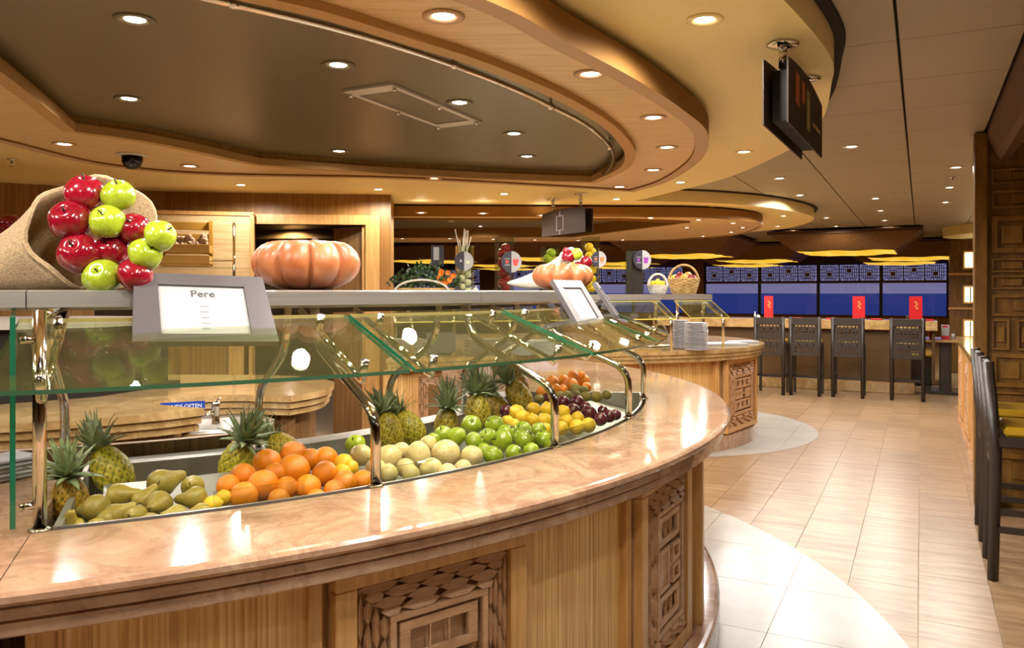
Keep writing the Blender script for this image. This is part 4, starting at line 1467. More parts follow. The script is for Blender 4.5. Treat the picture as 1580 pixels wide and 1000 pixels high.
def round_sign(J, u, v, dpx, label, kind):
    t, p, w, h, M = J
    Mi = M.inverted()
    q = s2_u(u, .62 - w / 2 - .02, v)
    k = q.y / F
    S = thing('drink_sign', label, 'sign', M=frame_M(q, n2))
    R = dpx * k / 2
    def half_disc(s, mat):
        n = 20
        P = [Vector((s * R * math.sin(PI * i / n), -R * math.cos(PI * i / n))) for i in range(n + 1)]
        m = MB(); m.prism(P, -.003, .003, mat)
        m.v = [(a_, -c_, b_) for a_, b_, c_ in m.v]
        return m
    half_disc(-1, 'sign_dark').build('dark_half', S)
    half_disc(1, 'white_paper').build('pale_half', S)
    if kind == 'garlic':
        MB().lathe([(.14 * R, 0), (.17 * R, .05 * R), (.07 * R, .16 * R), (.05 * R, .26 * R), (0, .3 * R)], 'white_paper', 10, (-.38 * R, -.006, -.08 * R), M=Matrix.Scale(.12, 4, (0, 1, 0))).build('printed_mark', S)
        MB().box((.4 * R, -.0035, -.1 * R), (.35 * R, .001, .3 * R), 'print_lime').build('printed_mark', S)
    else:
        col = {'red': 'print_red', 'amber': 'print_amber', 'purple': 'print_purple'}[kind]
        m = MB()
        m.add([(.2 * R, -.0036, -.35 * R), (.58 * R, -.0036, -.35 * R), (.72 * R, -.0036, .25 * R), (.12 * R, -.0036, .25 * R), (.2 * R, -.0030, -.35 * R), (.58 * R, -.0030, -.35 * R), (.72 * R, -.0030, .25 * R), (.12 * R, -.0030, .25 * R)],
              [(0, 1, 2, 3), (4, 5, 6, 7), (0, 1, 5, 4), (1, 2, 6, 5), (2, 3, 7, 6), (3, 0, 4, 7)], col).build('printed_glass', S)
        MB().box((-.42 * R, -.0035, 0), (.3 * R, .001, .28 * R), col).build('printed_mark', S)
        MB().box((-.42 * R, -.0035, .28 * R), (.5 * R, .001, .06 * R), 'print_grey').build('printed_line', S)
        MB().box((-.42 * R, -.0035, -.3 * R), (.5 * R, .001, .1 * R), 'print_grey').build('printed_line', S)
plain('sign_dark', '#2a2430', .5); plain('print_red', '#d8453a', .6); plain('print_amber', '#e0743a', .6); plain('print_purple', '#8a2f9c', .6); plain('print_lime', '#c8d6a8', .6)
J = jar(717, 379, 24, None, 'square glass vase of garlic bulbs with dried stalks')
for i in range(6):
    q = J[4] @ Vector(((-1) ** i * J[2] * .2, 0, .03 + J[3] * .085 * i))
    M = axis_M(q, rnd_dir(.6), 0, J[2] * .25)
    if 'garlic' not in FR:
        o = MB().lathe([(0, -.8), (.5, -.78), (.9, -.4), (1, 0), (.85, .4), (.5, .75), (.2, 1.05), (.12, 1.5), (0, 1.55)], 'garlic', 16, rmod=lambda t, z: 1 + .08 * math.cos(6 * t)).build('g'); FR['garlic'] = o.data; bpy.data.objects.remove(o)
    tag(link('garlic_bulb', FR['garlic'], None, M), '%s garlic bulb in the glass vase' % ('lowest' if i == 0 else 'topmost' if i == 5 else ORD[i] + ' from the bottom'), 'garlic', 'garlic in the vase')
m = MB()
for i in range(7):
    x = random.uniform(-.25, .25) * J[2]
    m.tube([(x, 0, J[3] * .3), (x * 1.2, .01, J[3] * .9), (x * 2 + random.uniform(-.03, .03), 0, J[3] * (1.1 + .25 * random.random()))], .005, 'garlic', 5)
m.build('dried_stalk', J[0])
round_sign(J, 716, 403, 30, 'round half dark half white sign on the garlic vase', 'garlic')
q = s2_u(733, .52, 444); put = tag(link('garlic_bulb', FR['garlic'], None, axis_M(Vector((q.x, q.y, 1.375 + .026)), (.2, -.3, 1), 0, .032)), 'loose garlic bulb on the far shelf beside the garlic vase', 'garlic')
J = jar(778, 364, 24, None, 'tall glass vase filled with red peppers and apples')
fill_jar(J, 'red_apple', 'apple', 'red fruit in the tall vase', 7, 'red fruit in the vase')
round_sign(J, 789, 404, 33, 'round sign picturing a red drink', 'red')
J = jar(848, 380, 23, None, 'glass vase with green apples behind the white sack')
fill_jar(J, 'green_apple', 'apple', 'green apple in the vase behind the white sack', 5, 'green apples in the vase', .93)
J = jar(911, 366, 22, None, 'tall glass vase of yellow lemons right of the white sack')
fill_jar(J, 'lemon', 'lemon', 'lemon in the tall vase', 8, 'lemons in the vase', .88)
round_sign(J, 924, 400, 25, 'round sign picturing an orange drink', 'amber')
J = jar(979, 383, 22, None, 'glass vase holding dark fruit beside the baskets')
MB().box((0, 0, .01 + J[3] * .46), (J[2] - .02, J[2] - .02, J[3] * .9), 'sign_dark').build('dark_insert', J[0])
MB().box((.02, -(J[2] - .02) / 2 - .0008, J[3] * .62), (J[2] * .5, .001, .06), 'print_purple').build('printed_mark', J[0])
round_sign(J, 991, 401, 30, 'round sign picturing a purple drink', 'purple')

# ---- wicker baskets on the far shelf
def basket(u, v0, wpx, hpx, hand, mat, label, off, vb=450):
    p = s2_u(u, off, 450); p.z = 1.375
    k = p.y / F
    R, H = wpx * k / 2, hpx * k
    t = thing('wicker_basket', label, 'basket', p)
    n = 11
    for j in range(n):
        z = .008 + (H - .01) * j / (n - 1)
        r = R * (.72 + .28 * (j / (n - 1)) ** .7)
        N_ = 40
        MB().tube([(r * (1 + .03 * math.sin(10 * PI * 2 * i / N_ + (j % 2) * PI)) * math.cos(2 * PI * i / N_), r * (1 + .03 * math.sin(10 * PI * 2 * i / N_ + (j % 2) * PI)) * math.sin(2 * PI * i / N_), z) for i in range(N_ + 1)], H / n * .62, mat, 6, caps=False).build('strand', t)
    MB().lathe([(0, .004), (R * .72, .004), (R * .72, .012), (0, .012)], mat, 20).build('bottom', t)
    MB().tube([(R * math.cos(PI * i / 16), 0, H * .8 + hand * k * math.sin(PI * i / 16)) for i in range(17)], .011, mat, 8).build('handle', t)
    return t, p, R, H
B = basket(1015, 438, 30, 14, 20, 'wicker_white', 'small white wicker basket of yellow fruit on the far shelf', .62)
for i in range(7):
    q = B[1] + Vector((math.cos(i * .9) * B[2] * .55, math.sin(i * .9) * B[2] * .55, B[3] + .012)) if i else B[1] + Vector((0, 0, B[3] + .03))
    put_fruit('lemon', q, .030, 'yellow fruit in the small white basket', 'lemon', 'yellow fruit in the white basket', rnd_dir(.1))
B = basket(1055, 436, 46, 24, 26, 'wicker', 'larger brown wicker basket of apples on the far shelf', .74)
for i in range(9):
    q = B[1] + Vector((math.cos(i * .75) * B[2] * .6, math.sin(i * .75) * B[2] * .6, B[3] + .004)) if i > 1 else B[1] + Vector((.04 - .08 * i, 0, B[3] + .03))
    kd = ['orange', 'red_apple', 'red_apple', 'orange', 'yellow_apple', 'red_apple', 'orange', 'red_apple', 'red_apple'][i]
    put_fruit(kd, q, .036, {'orange': 'orange in the brown wicker basket', 'red_apple': 'red apple in the brown wicker basket', 'yellow_apple': 'yellow apple in the brown wicker basket'}[kd], {'orange': 'orange', 'red_apple': 'apple', 'yellow_apple': 'apple'}[kd], 'fruit in the brown basket', rnd_dir(.2))

# ---- flower arrangement behind the long shelf
p = s2_u(655, .66, 450); p.z = 1.375
t = thing('flower_basket', 'basket of green foliage with orange flowers and a pale arched handle', 'flower basket', p)
MB().lathe([(0, 0), (.2, 0), (.26, .05), (.25, .055), (0, .04)], 'wicker', 24).build('tray', t)
m = MB()
for i in range(520):
    az, rr = random.uniform(0, 2 * PI), random.random() ** .6 * .3
    hgt = .04 + .22 * random.random() * (1.15 - rr * 2.2 + .4 * math.sin(3 * az) * .3)
    c0 = Vector((rr * math.cos(az), rr * math.sin(az) * .7, max(hgt, .03)))
    d = Vector((random.uniform(-1, 1), random.uniform(-1, 1), random.uniform(-.3, 1))).normalized() * .045
    s = d.cross(Vector((random.random(), random.random(), random.random()))).normalized() * .014
    m.add([c0, c0 + d * .5 + s, c0 + d, c0 + d * .5 - s], [(0, 1, 2, 3)], 'foliage')
m.build('foliage', t, kind='stuff')
for i in range(11):
    az = random.uniform(-1.2, 1.0)
    c0 = Vector((.12 + .16 * random.random(), -.08 - .06 * random.random(), .08 + .13 * random.random()))
    m = MB()
    for k in range(7):
        a_ = 2 * PI * k / 7
        d = Vector((math.cos(a_) * .026, -.012, math.sin(a_) * .026))
        s = Vector((-math.sin(a_) * .01, 0, math.cos(a_) * .01))
        m.add([c0, c0 + d * .6 + s, c0 + d, c0 + d * .6 - s], [(0, 1, 2, 3)], 'flower_orange')
    m.build('flower', t)
MB().tube([(.22 * math.cos(PI * i / 16) + .0, -.2, .02 + .10 * math.sin(PI * i / 16)) for i in range(17)], .009, 'wicker_white', 8).build('handle', t)
p = s2_u(675, .72, 395)
t = thing('picture_card', 'dark photo card standing among the foliage', 'card', M=frame_M(p, n2))
MB().box((0, 0, 0), (.11, .006, .18), 'sign_dark').build('board', t)
MB().box((-.012, -.004, .02), (.05, .002, .11), 'white_paper').build('printed_panel', t)
MB().box((0, 0, -.16), (.012, .008, .16), 'sign_dark').build('stick', t)

# ---- things on the second island's worktop
def plate_stack(u, v, n, wpx, label, octo=True, off=.22):
    p = on_z(u, v, .9)
    k = p.y / F
    R = wpx * k / 2
    q0 = None
    for i in range(n):
        z = .901 + i * .0125
        sides = 8
        pr = [(0, 0), (R * .62, 0), (R, .011), (R * .98, .0125), (R * .6, .003), (0, .003)]
        M = Matrix.Translation((p.x, p.y, z)) @ Matrix.Rotation(.39 + .02 * math.sin(i * 1.7), 4, 'Z')
        if q0 is None:
            q0 = MB().lathe(pr, 'white_china', sides, smooth=False).build('white_plate', None, M); o = q0
        else:
            o = link('white_plate', q0.data, None, M)
        tag(o, '%s white eight-sided plate of %s' % ('bottom' if i == 0 else 'top' if i == n - 1 else ORD[i] + ' from the bottom', label), 'plate', 'plates in ' + label)
plate_stack(1049, 538, 20, 29, 'the left plate stack on the second island')
plate_stack(1074, 541, 19, 37, 'the right plate stack on the second island')
for i, (u, v, w, d) in enumerate([(1112, 532, .42, .3), (1146, 529, .26, .2)]):
    p = on_z(u, v, .9)
    t = thing('white_cloth', ['folded white napkin lying right of the plate stacks', 'small white napkin at the rounded end of the second island'][i], 'napkin', M=Matrix.Translation(p) @ Matrix.Rotation(.2, 4, 'Z'))
    for k in range(3):
        MB().bbox((.004 * k, .003 * k, .004 + .006 * k), (w - .01 * k, d - .008 * k, .0055), 'white_paper', .002).build('fold', t)
# glass cloche with bread
p = on_z(1003, 534, .9)
t = thing('glass_cloche', 'round glass dome covering bread on the second island', 'cloche', p)
MB().lathe([(.0, .002), (.17, .002), (.18, .012), (.0, .012)], 'steel', 28).build('tray', t)
MB().lathe([(.165, .013), (.165, .09), (.15, .16), (.11, .22), (.06, .25), (0, .258)], 'clear_glass', 28).build('dome', t)
MB().lathe([(0, .258), (.012, .258), (.016, .275), (.012, .29), (0, .292)], 'chrome', 14).build('knob', t)
for i, (dx, dy, dz) in enumerate([(-.06, -.04, .045), (.05, -.05, .045), (0, .05, .045), (.0, -.02, .095)]):
    if 'bread' not in FR:
        o = MB().lathe([(0, -1.4), (.5, -1.2), (.9, -.6), (1, 0), (.9, .6), (.5, 1.2), (0, 1.4)], 'bread', 14).build('b'); FR['bread'] = o.data; bpy.data.objects.remove(o)
    tag(link('bread_roll', FR['bread'], None, axis_M(p + Vector((dx, dy, dz)), (1, .4 * i - .5, .05), 0, .034)), ['left', 'right', 'rear', 'topmost'][i] + ' bread roll under the glass dome', 'bread', 'bread rolls')
# juice dispensers / appliances
for i, (u, w, h, d, mat) in enumerate([(690, .24, .16, .2, 'grey_metal'), (633, .3, .13, .25, 'steel'), (765, .34, .13, .25, 'steel')]):
    p = on_z(u, 551, .9)
    p = p - n2 * .22
    t = thing(['menu_screen', 'steel_tray', 'steel_tray'][i], ['brown backed screen standing on the second island seen through the glass', 'stack of steel trays on the second island left of the screen', 'stack of steel trays on the second island right of the screen'][i], ['screen', 'tray', 'tray'][i], M=frame_M(p, n2))
    if i == 0:
        MB().bbox((0, 0, h / 2 + .015), (w, .02, h), 'grey_metal', .004).build('panel', t)
        MB().bbox((0, .04, .006), (w * .7, .1, .012), 'black_plastic', .002).build('foot', t)
        MB().box((0, .03, .05), (.05, .03, .09), 'black_plastic').build('strut', t)
    else:
        for k in range(4):
            m = MB()
            z = .004 + k * .032
            m.box((0, 0, z), (w - .04, d - .04, .004), mat)
            for s in (-1, 1):
                m.box((s * (w / 2 - .01), 0, z + .014), (.004, d, .026), mat).box((0, s * (d / 2 - .01), z + .014), (w, .004, .026), mat)
            m.box((0, -d / 2, z + .027), (w, .02, .003), mat)
            m.build('tray_pan', t)
for i, u in enumerate((826, 858)):
    p = on_z(u, 552, .9) - n2 * .25
    n = 9
    q0 = None
    for k in range(n):
        pr = [(0, 0), (.07, 0), (.11, .012), (.108, .014), (.068, .004), (0, .004)]
        M = Matrix.Translation((p.x, p.y, .901 + k * .013))
        o = MB().lathe(pr, 'white_china', 24).build('white_plate', None, M) if q0 is None else link('white_plate', q0.data, None, M)
        q0 = q0 or o
        tag(o, '%s round white plate of the %s stack seen through the glass' % ('bottom' if k == 0 else 'top' if k == n - 1 else ORD[k] + ' from the bottom', ['left', 'right'][i]), 'plate', 'round plates behind the glass, stack %d' % (i + 1))

# ================================================================== CRATE ON THE BACK WALL SHELF
wd = (Vector((WB[0], WB[1], 0)) - Vector((WA[0], WA[1], 0))).normalized()
wn_ = Vector((wd.y, -wd.x, 0))
dw = Vector((.104, -.995, 0)).normalized()
p = at_y(292, 392, 7.05)
t = thing('wall_niche', 'pale striped board panel framed on the veneered wall', 'panel', M=frame_M(Vector((p.x, 7.16, 0)), (.25, -.97)))
MB().box((0, 0, 1.60), (1.0, .02, 1.0), 'pale_panel').build('board', t)
for s in (-1, 1):
    MB().bbox((s * .5, -.012, 1.6), (.04, .03, 1.04), 'frame_wood', .003).build('stile', t)
MB().bbox((0, -.012, 2.11), (1.04, .03, .035), 'frame_wood', .003).build('rail', t)
p = at_y(290, 440, 6.7)
Mg = frame_M(Vector((p.x, p.y, 0)), (.25, -.97))
t = thing('glass_shelf', 'glass wall shelf with chrome rail under the ginger crate', 'shelf', M=Mg)
MB().bbox((0, 0, 1.60), (.78, .26, .012), 'clear_glass', .002).build('shelf_board', t)
for s in (-1, 1):
    MB().tube([(s * .36, .1, 1.1), (s * .36, .1, 2.0)], .012, 'chrome', 8).build('upright', t)
MB().tube([(-.39, -.12, 1.66), (.39, -.12, 1.66)], .006, 'chrome', 8).build('rail', t)
t = thing('wooden_crate', 'yellow wooden crate of ginger roots on the glass wall shelf', 'crate', M=Mg @ Matrix.Translation((-.02, 0, 1.608)) @ Matrix.Scale(1.15, 4))
for z in (.05, .13):
    MB().bbox((0, -.115, z), (.36, .012, .06), 'crate_wood', .002).build('slat', t)
for z in (.05, .13, .22, .31):
    MB().bbox((0, .115, z), (.36, .012, .06), 'crate_wood', .002).build('slat', t)
for s in (-1, 1):
    for z in (.05, .13):
        MB().bbox((s * .174, 0, z), (.012, .22, .06), 'crate_wood', .002).build('slat', t)
    MB().bbox((s * .165, .1, .18), (.03, .02, .34), 'crate_wood', .002).build('corner_post', t)
MB().box((0, 0, .01), (.34, .22, .01), 'crate_wood').build('bottom', t)
Mc = Mg @ Matrix.Translation((-.02, 0, 1.608)) @ Matrix.Scale(1.15, 4)
for i in range(16):
    m = MB()
    c0 = Vector((random.uniform(-.13, .13), random.uniform(-.07, .07), .12 + .1 * random.random()))
    for k in range(3):
        d = Vector((random.uniform(-1, 1), random.uniform(-1, 1), random.uniform(-.5, 1))).normalized()
        m.tube([c0 - d * .03, c0, c0 + d * .035, c0 + d * .05], .018, 'ginger', 8, rads=[.010, .019, .016, .008])
    tag(m.build('ginger_root', None, Mc), 'knobbly ginger root in the yellow crate', 'ginger', 'ginger in the crate')
# dark red fruit and bottles at the far left of the wall
for i, (u, v, kd, d) in enumerate([(16, 345, 'red_apple', 34), (2, 352, 'red_apple', 26), (30, 350, 'plum', 20)]):
    p = at_y(u, v, 5.6)
    put_fruit(kd, p, d * 5.6 / F / 2, ['dark red apple on the wall ledge behind the big sack', 'red apple at the left edge behind the big sack', 'dark plum on the wall ledge behind the big sack'][i], 'apple' if kd != 'plum' else 'plum', None)
p = at_y(14, 361, 5.6)
MB().bbox((0, 0, 0), (1.6, .35, .03), 'frame_wood', .004)
t = tag(MB().bbox((0, 0, 0), (1.6, .35, .03), 'frame_wood', .004).build('wall_ledge', None, frame_M(p + Vector((-.4, .1, -.03)), (.45, -.9))), 'wooden ledge on the wall behind the burlap sack', 'shelf')

# ================================================================== BAR, STOOLS, TABLE
bar = thing('bar_counter', 'long dark bar with a pale stone top by the sea windows', 'bar', M=frame_M(ship(-1.75, 11.95), -E1))
MB().bbox((0, .28, .94), (3.9, .62, .13), 'yellow_lit_marble', .008).build('stone_top', bar)
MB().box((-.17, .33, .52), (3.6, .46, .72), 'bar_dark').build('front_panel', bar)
MB().bbox((-.15, .33, .08), (3.65, .5, .155), 'yellow_lit_marble', .006).build('plinth', bar)
for k in range(5):
    MB().bbox((-1.9 + k * .95, .095, .52), (.04, .02, .72), 'bar_dark', .003).build('batten', bar)

def stool(M, label, group, leather='leather_gold'):
    t = thing('bar_stool', label, 'stool', M=M, group=group)
    W, D = .40, .40
    for s in (-1, 1):
        MB().tube([(s * (W / 2 - .02), 0, 0), (s * (W / 2 - .02), .012, .62), (s * (W / 2 - .02), -.02, 1.06)], .0, 'chair_wood', 4, rads=[.024, .027, .025]).build('leg', t)
        MB().bbox((s * (W / 2 - .02), D - .02, .345), (.036, .036, .69), 'chair_wood', .003).build('leg', t)
        MB().bbox((s * (W / 2 - .02), D / 2, .25), (.022, D - .04, .03), 'chair_wood', .002).build('stretcher', t)
    MB().bbox((0, D - .02, .22), (W - .04, .022, .035), 'chair_wood', .002).build('stretcher', t)
    MB().bbox((0, D / 2 + .01, .675), (W - .02, D - .02, .05), 'chair_wood', .004).build('seat_frame', t)
    MB().bbox((0, D / 2 + .02, .722), (W - .03, D - .05, .05), leather, .016).build('seat_pad', t)
    MB().bbox((0, .008, .56), (W - .04, .022, .05), 'chair_wood', .003).build('back_rail', t)
    MB().bbox((0, -.012, 1.0), (W - .04, .024, .10), 'chair_wood', .003).build('back_rail', t)
    MB().bbox((0, .006, .775), (W - .04, .022, .06), 'chair_wood', .003).build('back_rail', t)
    for (z0, z1) in ((.80, .955), (.585, .75)):
        m = MB()
        zc, hh = (z0 + z1) / 2, z1 - z0
        ib = W - .12
        for s in (-1, 1):
            m.box((s * (W / 2 - .055), 0, zc), (.045, .016, hh), 'chair_wood')
        for k in range(1, 6):
            m.box((-ib / 2 + ib * k / 6, 0, zc), (.016, .014, hh), 'chair_wood')
        for f in (.22, .5, .78):
            m.box((0, .001, z0 + hh * f), (ib, .014, .018), 'chair_wood')
        for k in range(0, 6, 2):
            m.box((-ib / 2 + ib * (k + .5) / 6, .001, z0 + hh * .64), (ib / 6, .012, hh * .22), 'chair_wood')
        m.build('back_lattice', t)
    return t
sl = ['dark bar stool nearest the second island, partly hidden by its worktop', 'dark bar stool second from the second island', 'dark bar stool standing under the middle red menu card', 'dark bar stool at the right end of the bar']
a_list = [(1187, 609), (1242, 611), (1308, 614), (1400, 619)]
for (u, v), lab in zip(a_list, sl):
    p = on_z(u, v, 0)
    stool(frame_M(p, -E1), lab, 'stools along the bar')
for b0, lab in ((4.66, 'dark stool nearest the camera at the right edge with a gold seat'), (5.33, 'second dark stool at the right edge behind the nearest one')):
    stool(frame_M(ship(.31, b0), -E2), lab, 'stools along the right wall')

# red menu cards and small table things on the bar
for i, (u, v) in enumerate([(1186, 491), (1325, 492), (1413, 492)]):
    q = ship(0, 12.05)
    k = (u - CX) / F
    Y = 12.05 / (E1.x * k + E1.y)
    p = Vector((k * Y, Y, 1.006))
    t = thing('menu_card', ['red menu card with gold lettering on the bar, leftmost of three', 'red menu card on the bar, middle of three', 'red menu card on the bar, rightmost of three'][i], 'menu card', M=frame_M(p, -E1 + E2 * .15), group='red menu cards on the bar')
    MB().box((0, 0, .165), (.16 if i else .125, .006, .33), 'red_card').build('card', t)
    MB().box((0, .03, .006), (.17, .09, .012), 'white_paper').build('stand', t)
    for k in range(4):
        MB().box((.015 * (k % 2), -.0035, .25 - k * .028), (.03, .001, .018), 'gold_print').build('printed_mark', t)
for i, (u, h, r) in enumerate([(1165, .10, .014), (1170, .055, .03)]):
    k = (u - CX) / F; Y = 12.0 / (E1.x * k + E1.y)
    p = Vector((k * Y, Y, 1.005))
    t = tag(MB().lathe([(0, 0), (r, 0), (r * 1.05, h * .5), (r * .6, h * .8), (r * .7, h), (0, h)], 'white_china', 14).build('condiment_pot', None, Matrix.Translation(p)), ['tall white condiment bottle left on the bar', 'low white condiment bowl left on the bar'][i], 'condiment')
for i, u in enumerate((1230, 1283, 1352, 1432)):
    k = (u - CX) / F; Y = 12.1 / (E1.x * k + E1.y)
    p = Vector((k * Y, Y, 1.005))
    m = MB().bbox((0, 0, .012), (.14, .1, .018), 'red_card', .004)
    tag(m.build('napkin_fold', None, frame_M(p, -E1)), ['red folded napkin on the bar right of the leftmost menu card', 'red folded napkin on the bar left of the middle menu card', 'red folded napkin on the bar right of the middle menu card', 'red folded napkin near the right end of the bar'][i], 'napkin', 'red napkins on the bar')
# dining table beyond the bar's end
tp_ = ship(.30, 12.2)
t = thing('dining_table', 'dark dining table beyond the right end of the bar', 'table', M=frame_M(tp_, -E1))
MB().bbox((0, .35, .73), (.62, .8, .035), 'yellow_lit_marble', .005).build('table_top', t)
MB().bbox((0, .35, .36), (.14, .5, .70), 'chair_wood', .006).build('pedestal', t)
MB().bbox((0, .35, .02), (.5, .6, .035), 'chair_wood', .006).build('foot', t)
for i, aa_ in enumerate((-.32, .52)):
    t = thing('bench_seat', ['dark bench at the left of the dining table', 'dark bench at the right of the dining table'][i], 'bench', M=frame_M(ship(.30 + aa_, 13.4 + .1 * i), -E1))
    MB().bbox((0, .3, .22), (.32, .9, .42), 'chair_wood', .01).build('seat_box', t)
    MB().bbox((0, .3, .455), (.34, .92, .06), 'leather_gold', .02).build('seat_pad', t)
    MB().bbox((.16 * (1 if i else -1), .3, .75), (.05, .92, .55), 'chair_wood', .01).build('backrest', t)
for i, (da, h, w, mt) in enumerate([(.1, .19, .1, 'white_paper'), (-.06, .11, .09, 'red_card'), (.2, .06, .05, 'white_china')]):
    p = ship(.2 + da, 12.5 + .04 * i, .749)
    t = thing(['napkin_box', 'sauce_tub', 'salt_pot'][i], ['white napkin box with a red band on the dining table', 'red tub on the dining table beside the napkin box', 'small white pot on the dining table'][i], ['napkin box', 'tub', 'pot'][i], M=frame_M(p, -E1))
    if i == 0:
        MB().bbox((0, 0, h / 2), (w, .08, h), mt, .006).build('box', t)
        MB().box((0, -.0405, .02), (w, .002, .04), 'red_card').build('band', t)
        MB().box((0, -.0405, h - .02), (w * .6, .002, .03), 'red_card').build('label', t)
    else:
        MB().lathe([(0, 0), (w * .4, 0), (w * .5, h), (w * .46, h), (w * .36, .006), (0, .006)], mt, 18).build('cup', t)
        MB().lathe([(w * .5, h), (w * .52, h + .004), (w * .48, h + .008), (0, h + .008)], 'white_china' if i == 1 else mt, 18).build('lid', t)

# ---- right-hand low counter beyond the column
rc = thing('side_counter', 'low carved counter with a pale stone top along the right of the aisle', 'counter', (0, 0, 0))
def rbox(a0, a1, b0, b1, z0, z1, mat, name):
    return ship_box(MB(), a0, a1, b0, b1, z0, z1, mat).build(name, rc)
rbox(.335, 1.2, 6.4, 10.3, .003, .11, 'peach_marble', 'plinth')
rbox(.40, 1.2, 6.4, 10.25, .11, .84, 'bamboo', 'carcass')
rbox(.35, 1.2, 6.4, 10.3, .84, .89, 'yellow_lit_marble', 'stone_top')
for b_ in (7.0, 8.2, 9.4):
    carved_panel(rc, frame_M(ship(.385, b_, .47), -E2), .62, .70, fw=.05)
for b_ in (6.6, 7.6, 8.8, 9.95):
    rbox(.365, .40, b_ - .05, b_ + .05, .11, .84, 'frame_wood', 'post')
rbox(.32, .40, 5.75, 6.0, .003, .17, 'carved_wood', 'end_block')
t = tag(MB().bbox((0, 0, .17), (.012, .2, .34), 'red_card', .002).build('menu_card', None, frame_M(ship(.455, 7.9, .892), -E1)), 'red menu card standing on the side counter against the column', 'menu card')
# lantern pillar
lp = thing('lantern_pillar', 'wooden pillar with three lit lattice lanterns', 'lantern pillar', M=frame_M(ship(.80, 15.6), -E1))
MB().bbox((0, .2, 1.15), (.72, .3, 2.29), 'dark_gold_wood', .006).build('shaft', lp)
for z, n in ((1.94, 0), (1.35, 3), (.77, 2)):
    MB().bbox((.02, .03, z), (.36, .05, .32), 'frame_wood', .004).build('lantern_frame', lp)
    MB().box((.02, .0, z), (.30, .012, .25), 'warm_lens').build('lit_panel', lp)
    for k in range(n):
        MB().box((.02 - .07 + .07 * k, -.012, z), (.02, .012, .25), 'chair_wood').build('lantern_bar', lp)
    MB().bbox((0, .04, z - .24), (.76, .06, .04), 'frame_wood', .004).build('moulding', lp)
# carved panels on the wall end
wc = bpy.data.objects['wall_column']
Mw = frame_M(ship(0, 6.05, 0), -E1)
MB().bbox((.348, -.02, 1.22), (.078, .05, 2.44), 'dark_gold_wood', .006).build('post', wc, Mw)
x0 = .41
def wp(x, z, w, h, core=.5):
    o = MB()
    P = square_ring(w, h, min(w, h) * .14, .022, 'dark_gold_wood')
    P.bbox((0, -.006, 0), (w * core, .014, h * core), 'dark_gold_wood', .003)
    P.build('carved_block', wc, Mw @ Matrix.Translation((x0 + x + w / 2, 0, z)))
for row in [(2.15, [(.0, .46, .10), (.50, .46, .10)]), (2.0, [(.0, .46, .12), (.50, .46, .12)]), (1.77, [(.0, .23, .24), (.27, .30, .24), (.61, .30, .24)]), (1.57, [(.0, .23, .09), (.27, .5, .12)]),
            (1.46, [(.0, .23, .09), (.27, .5, .09)]), (1.31, [(.0, .5, .14), (.54, .4, .14)]), (1.12, [(.0, .10, .20), (.14, .10, .20), (.28, .20, .20), (.52, .20, .2)]), (.89, [(.0, .21, .22), (.25, .3, .22), (.58, .3, .22)]),
            (.70, [(.0, .48, .10), (.52, .4, .1)]), (.50, [(.0, .2, .22), (.24, .2, .22), (.48, .3, .22)]), (.24, [(.0, .48, .22), (.52, .4, .22)])]:
    for x, w, h in row[1]:
        wp(x, row[0], w, h)
# gilt lattice light in the booth coffer
t = thing('lattice_light', 'glowing golden lattice panel in the dark coffer at the right edge', 'ceiling light', M=Matrix.Translation(ship(1.0, 4.7, 2.36)) @ Matrix.Rotation(RZ, 4, 'Z'))
MB().box((0, 0, .025), (.8, 2.3, .006), 'alabaster').build('lit_panel', t)
for k in range(13):
    MB().box((-.4 + .8 * k / 12, 0, 0), (.018, 2.3, .02), 'dark_gold_wood').build('lattice_bar', t)
for k in range(24):
    MB().box((0, -1.15 + 2.3 * k / 23, .002), (.8, .05 if k % 2 else .03, .016), 'dark_gold_wood').build('lattice_bar', t)
for s in (-1, 1):
    MB().box((s * .42, 0, .0), (.05, 2.4, .05), 'dark_gold_wood').build('frame', t)

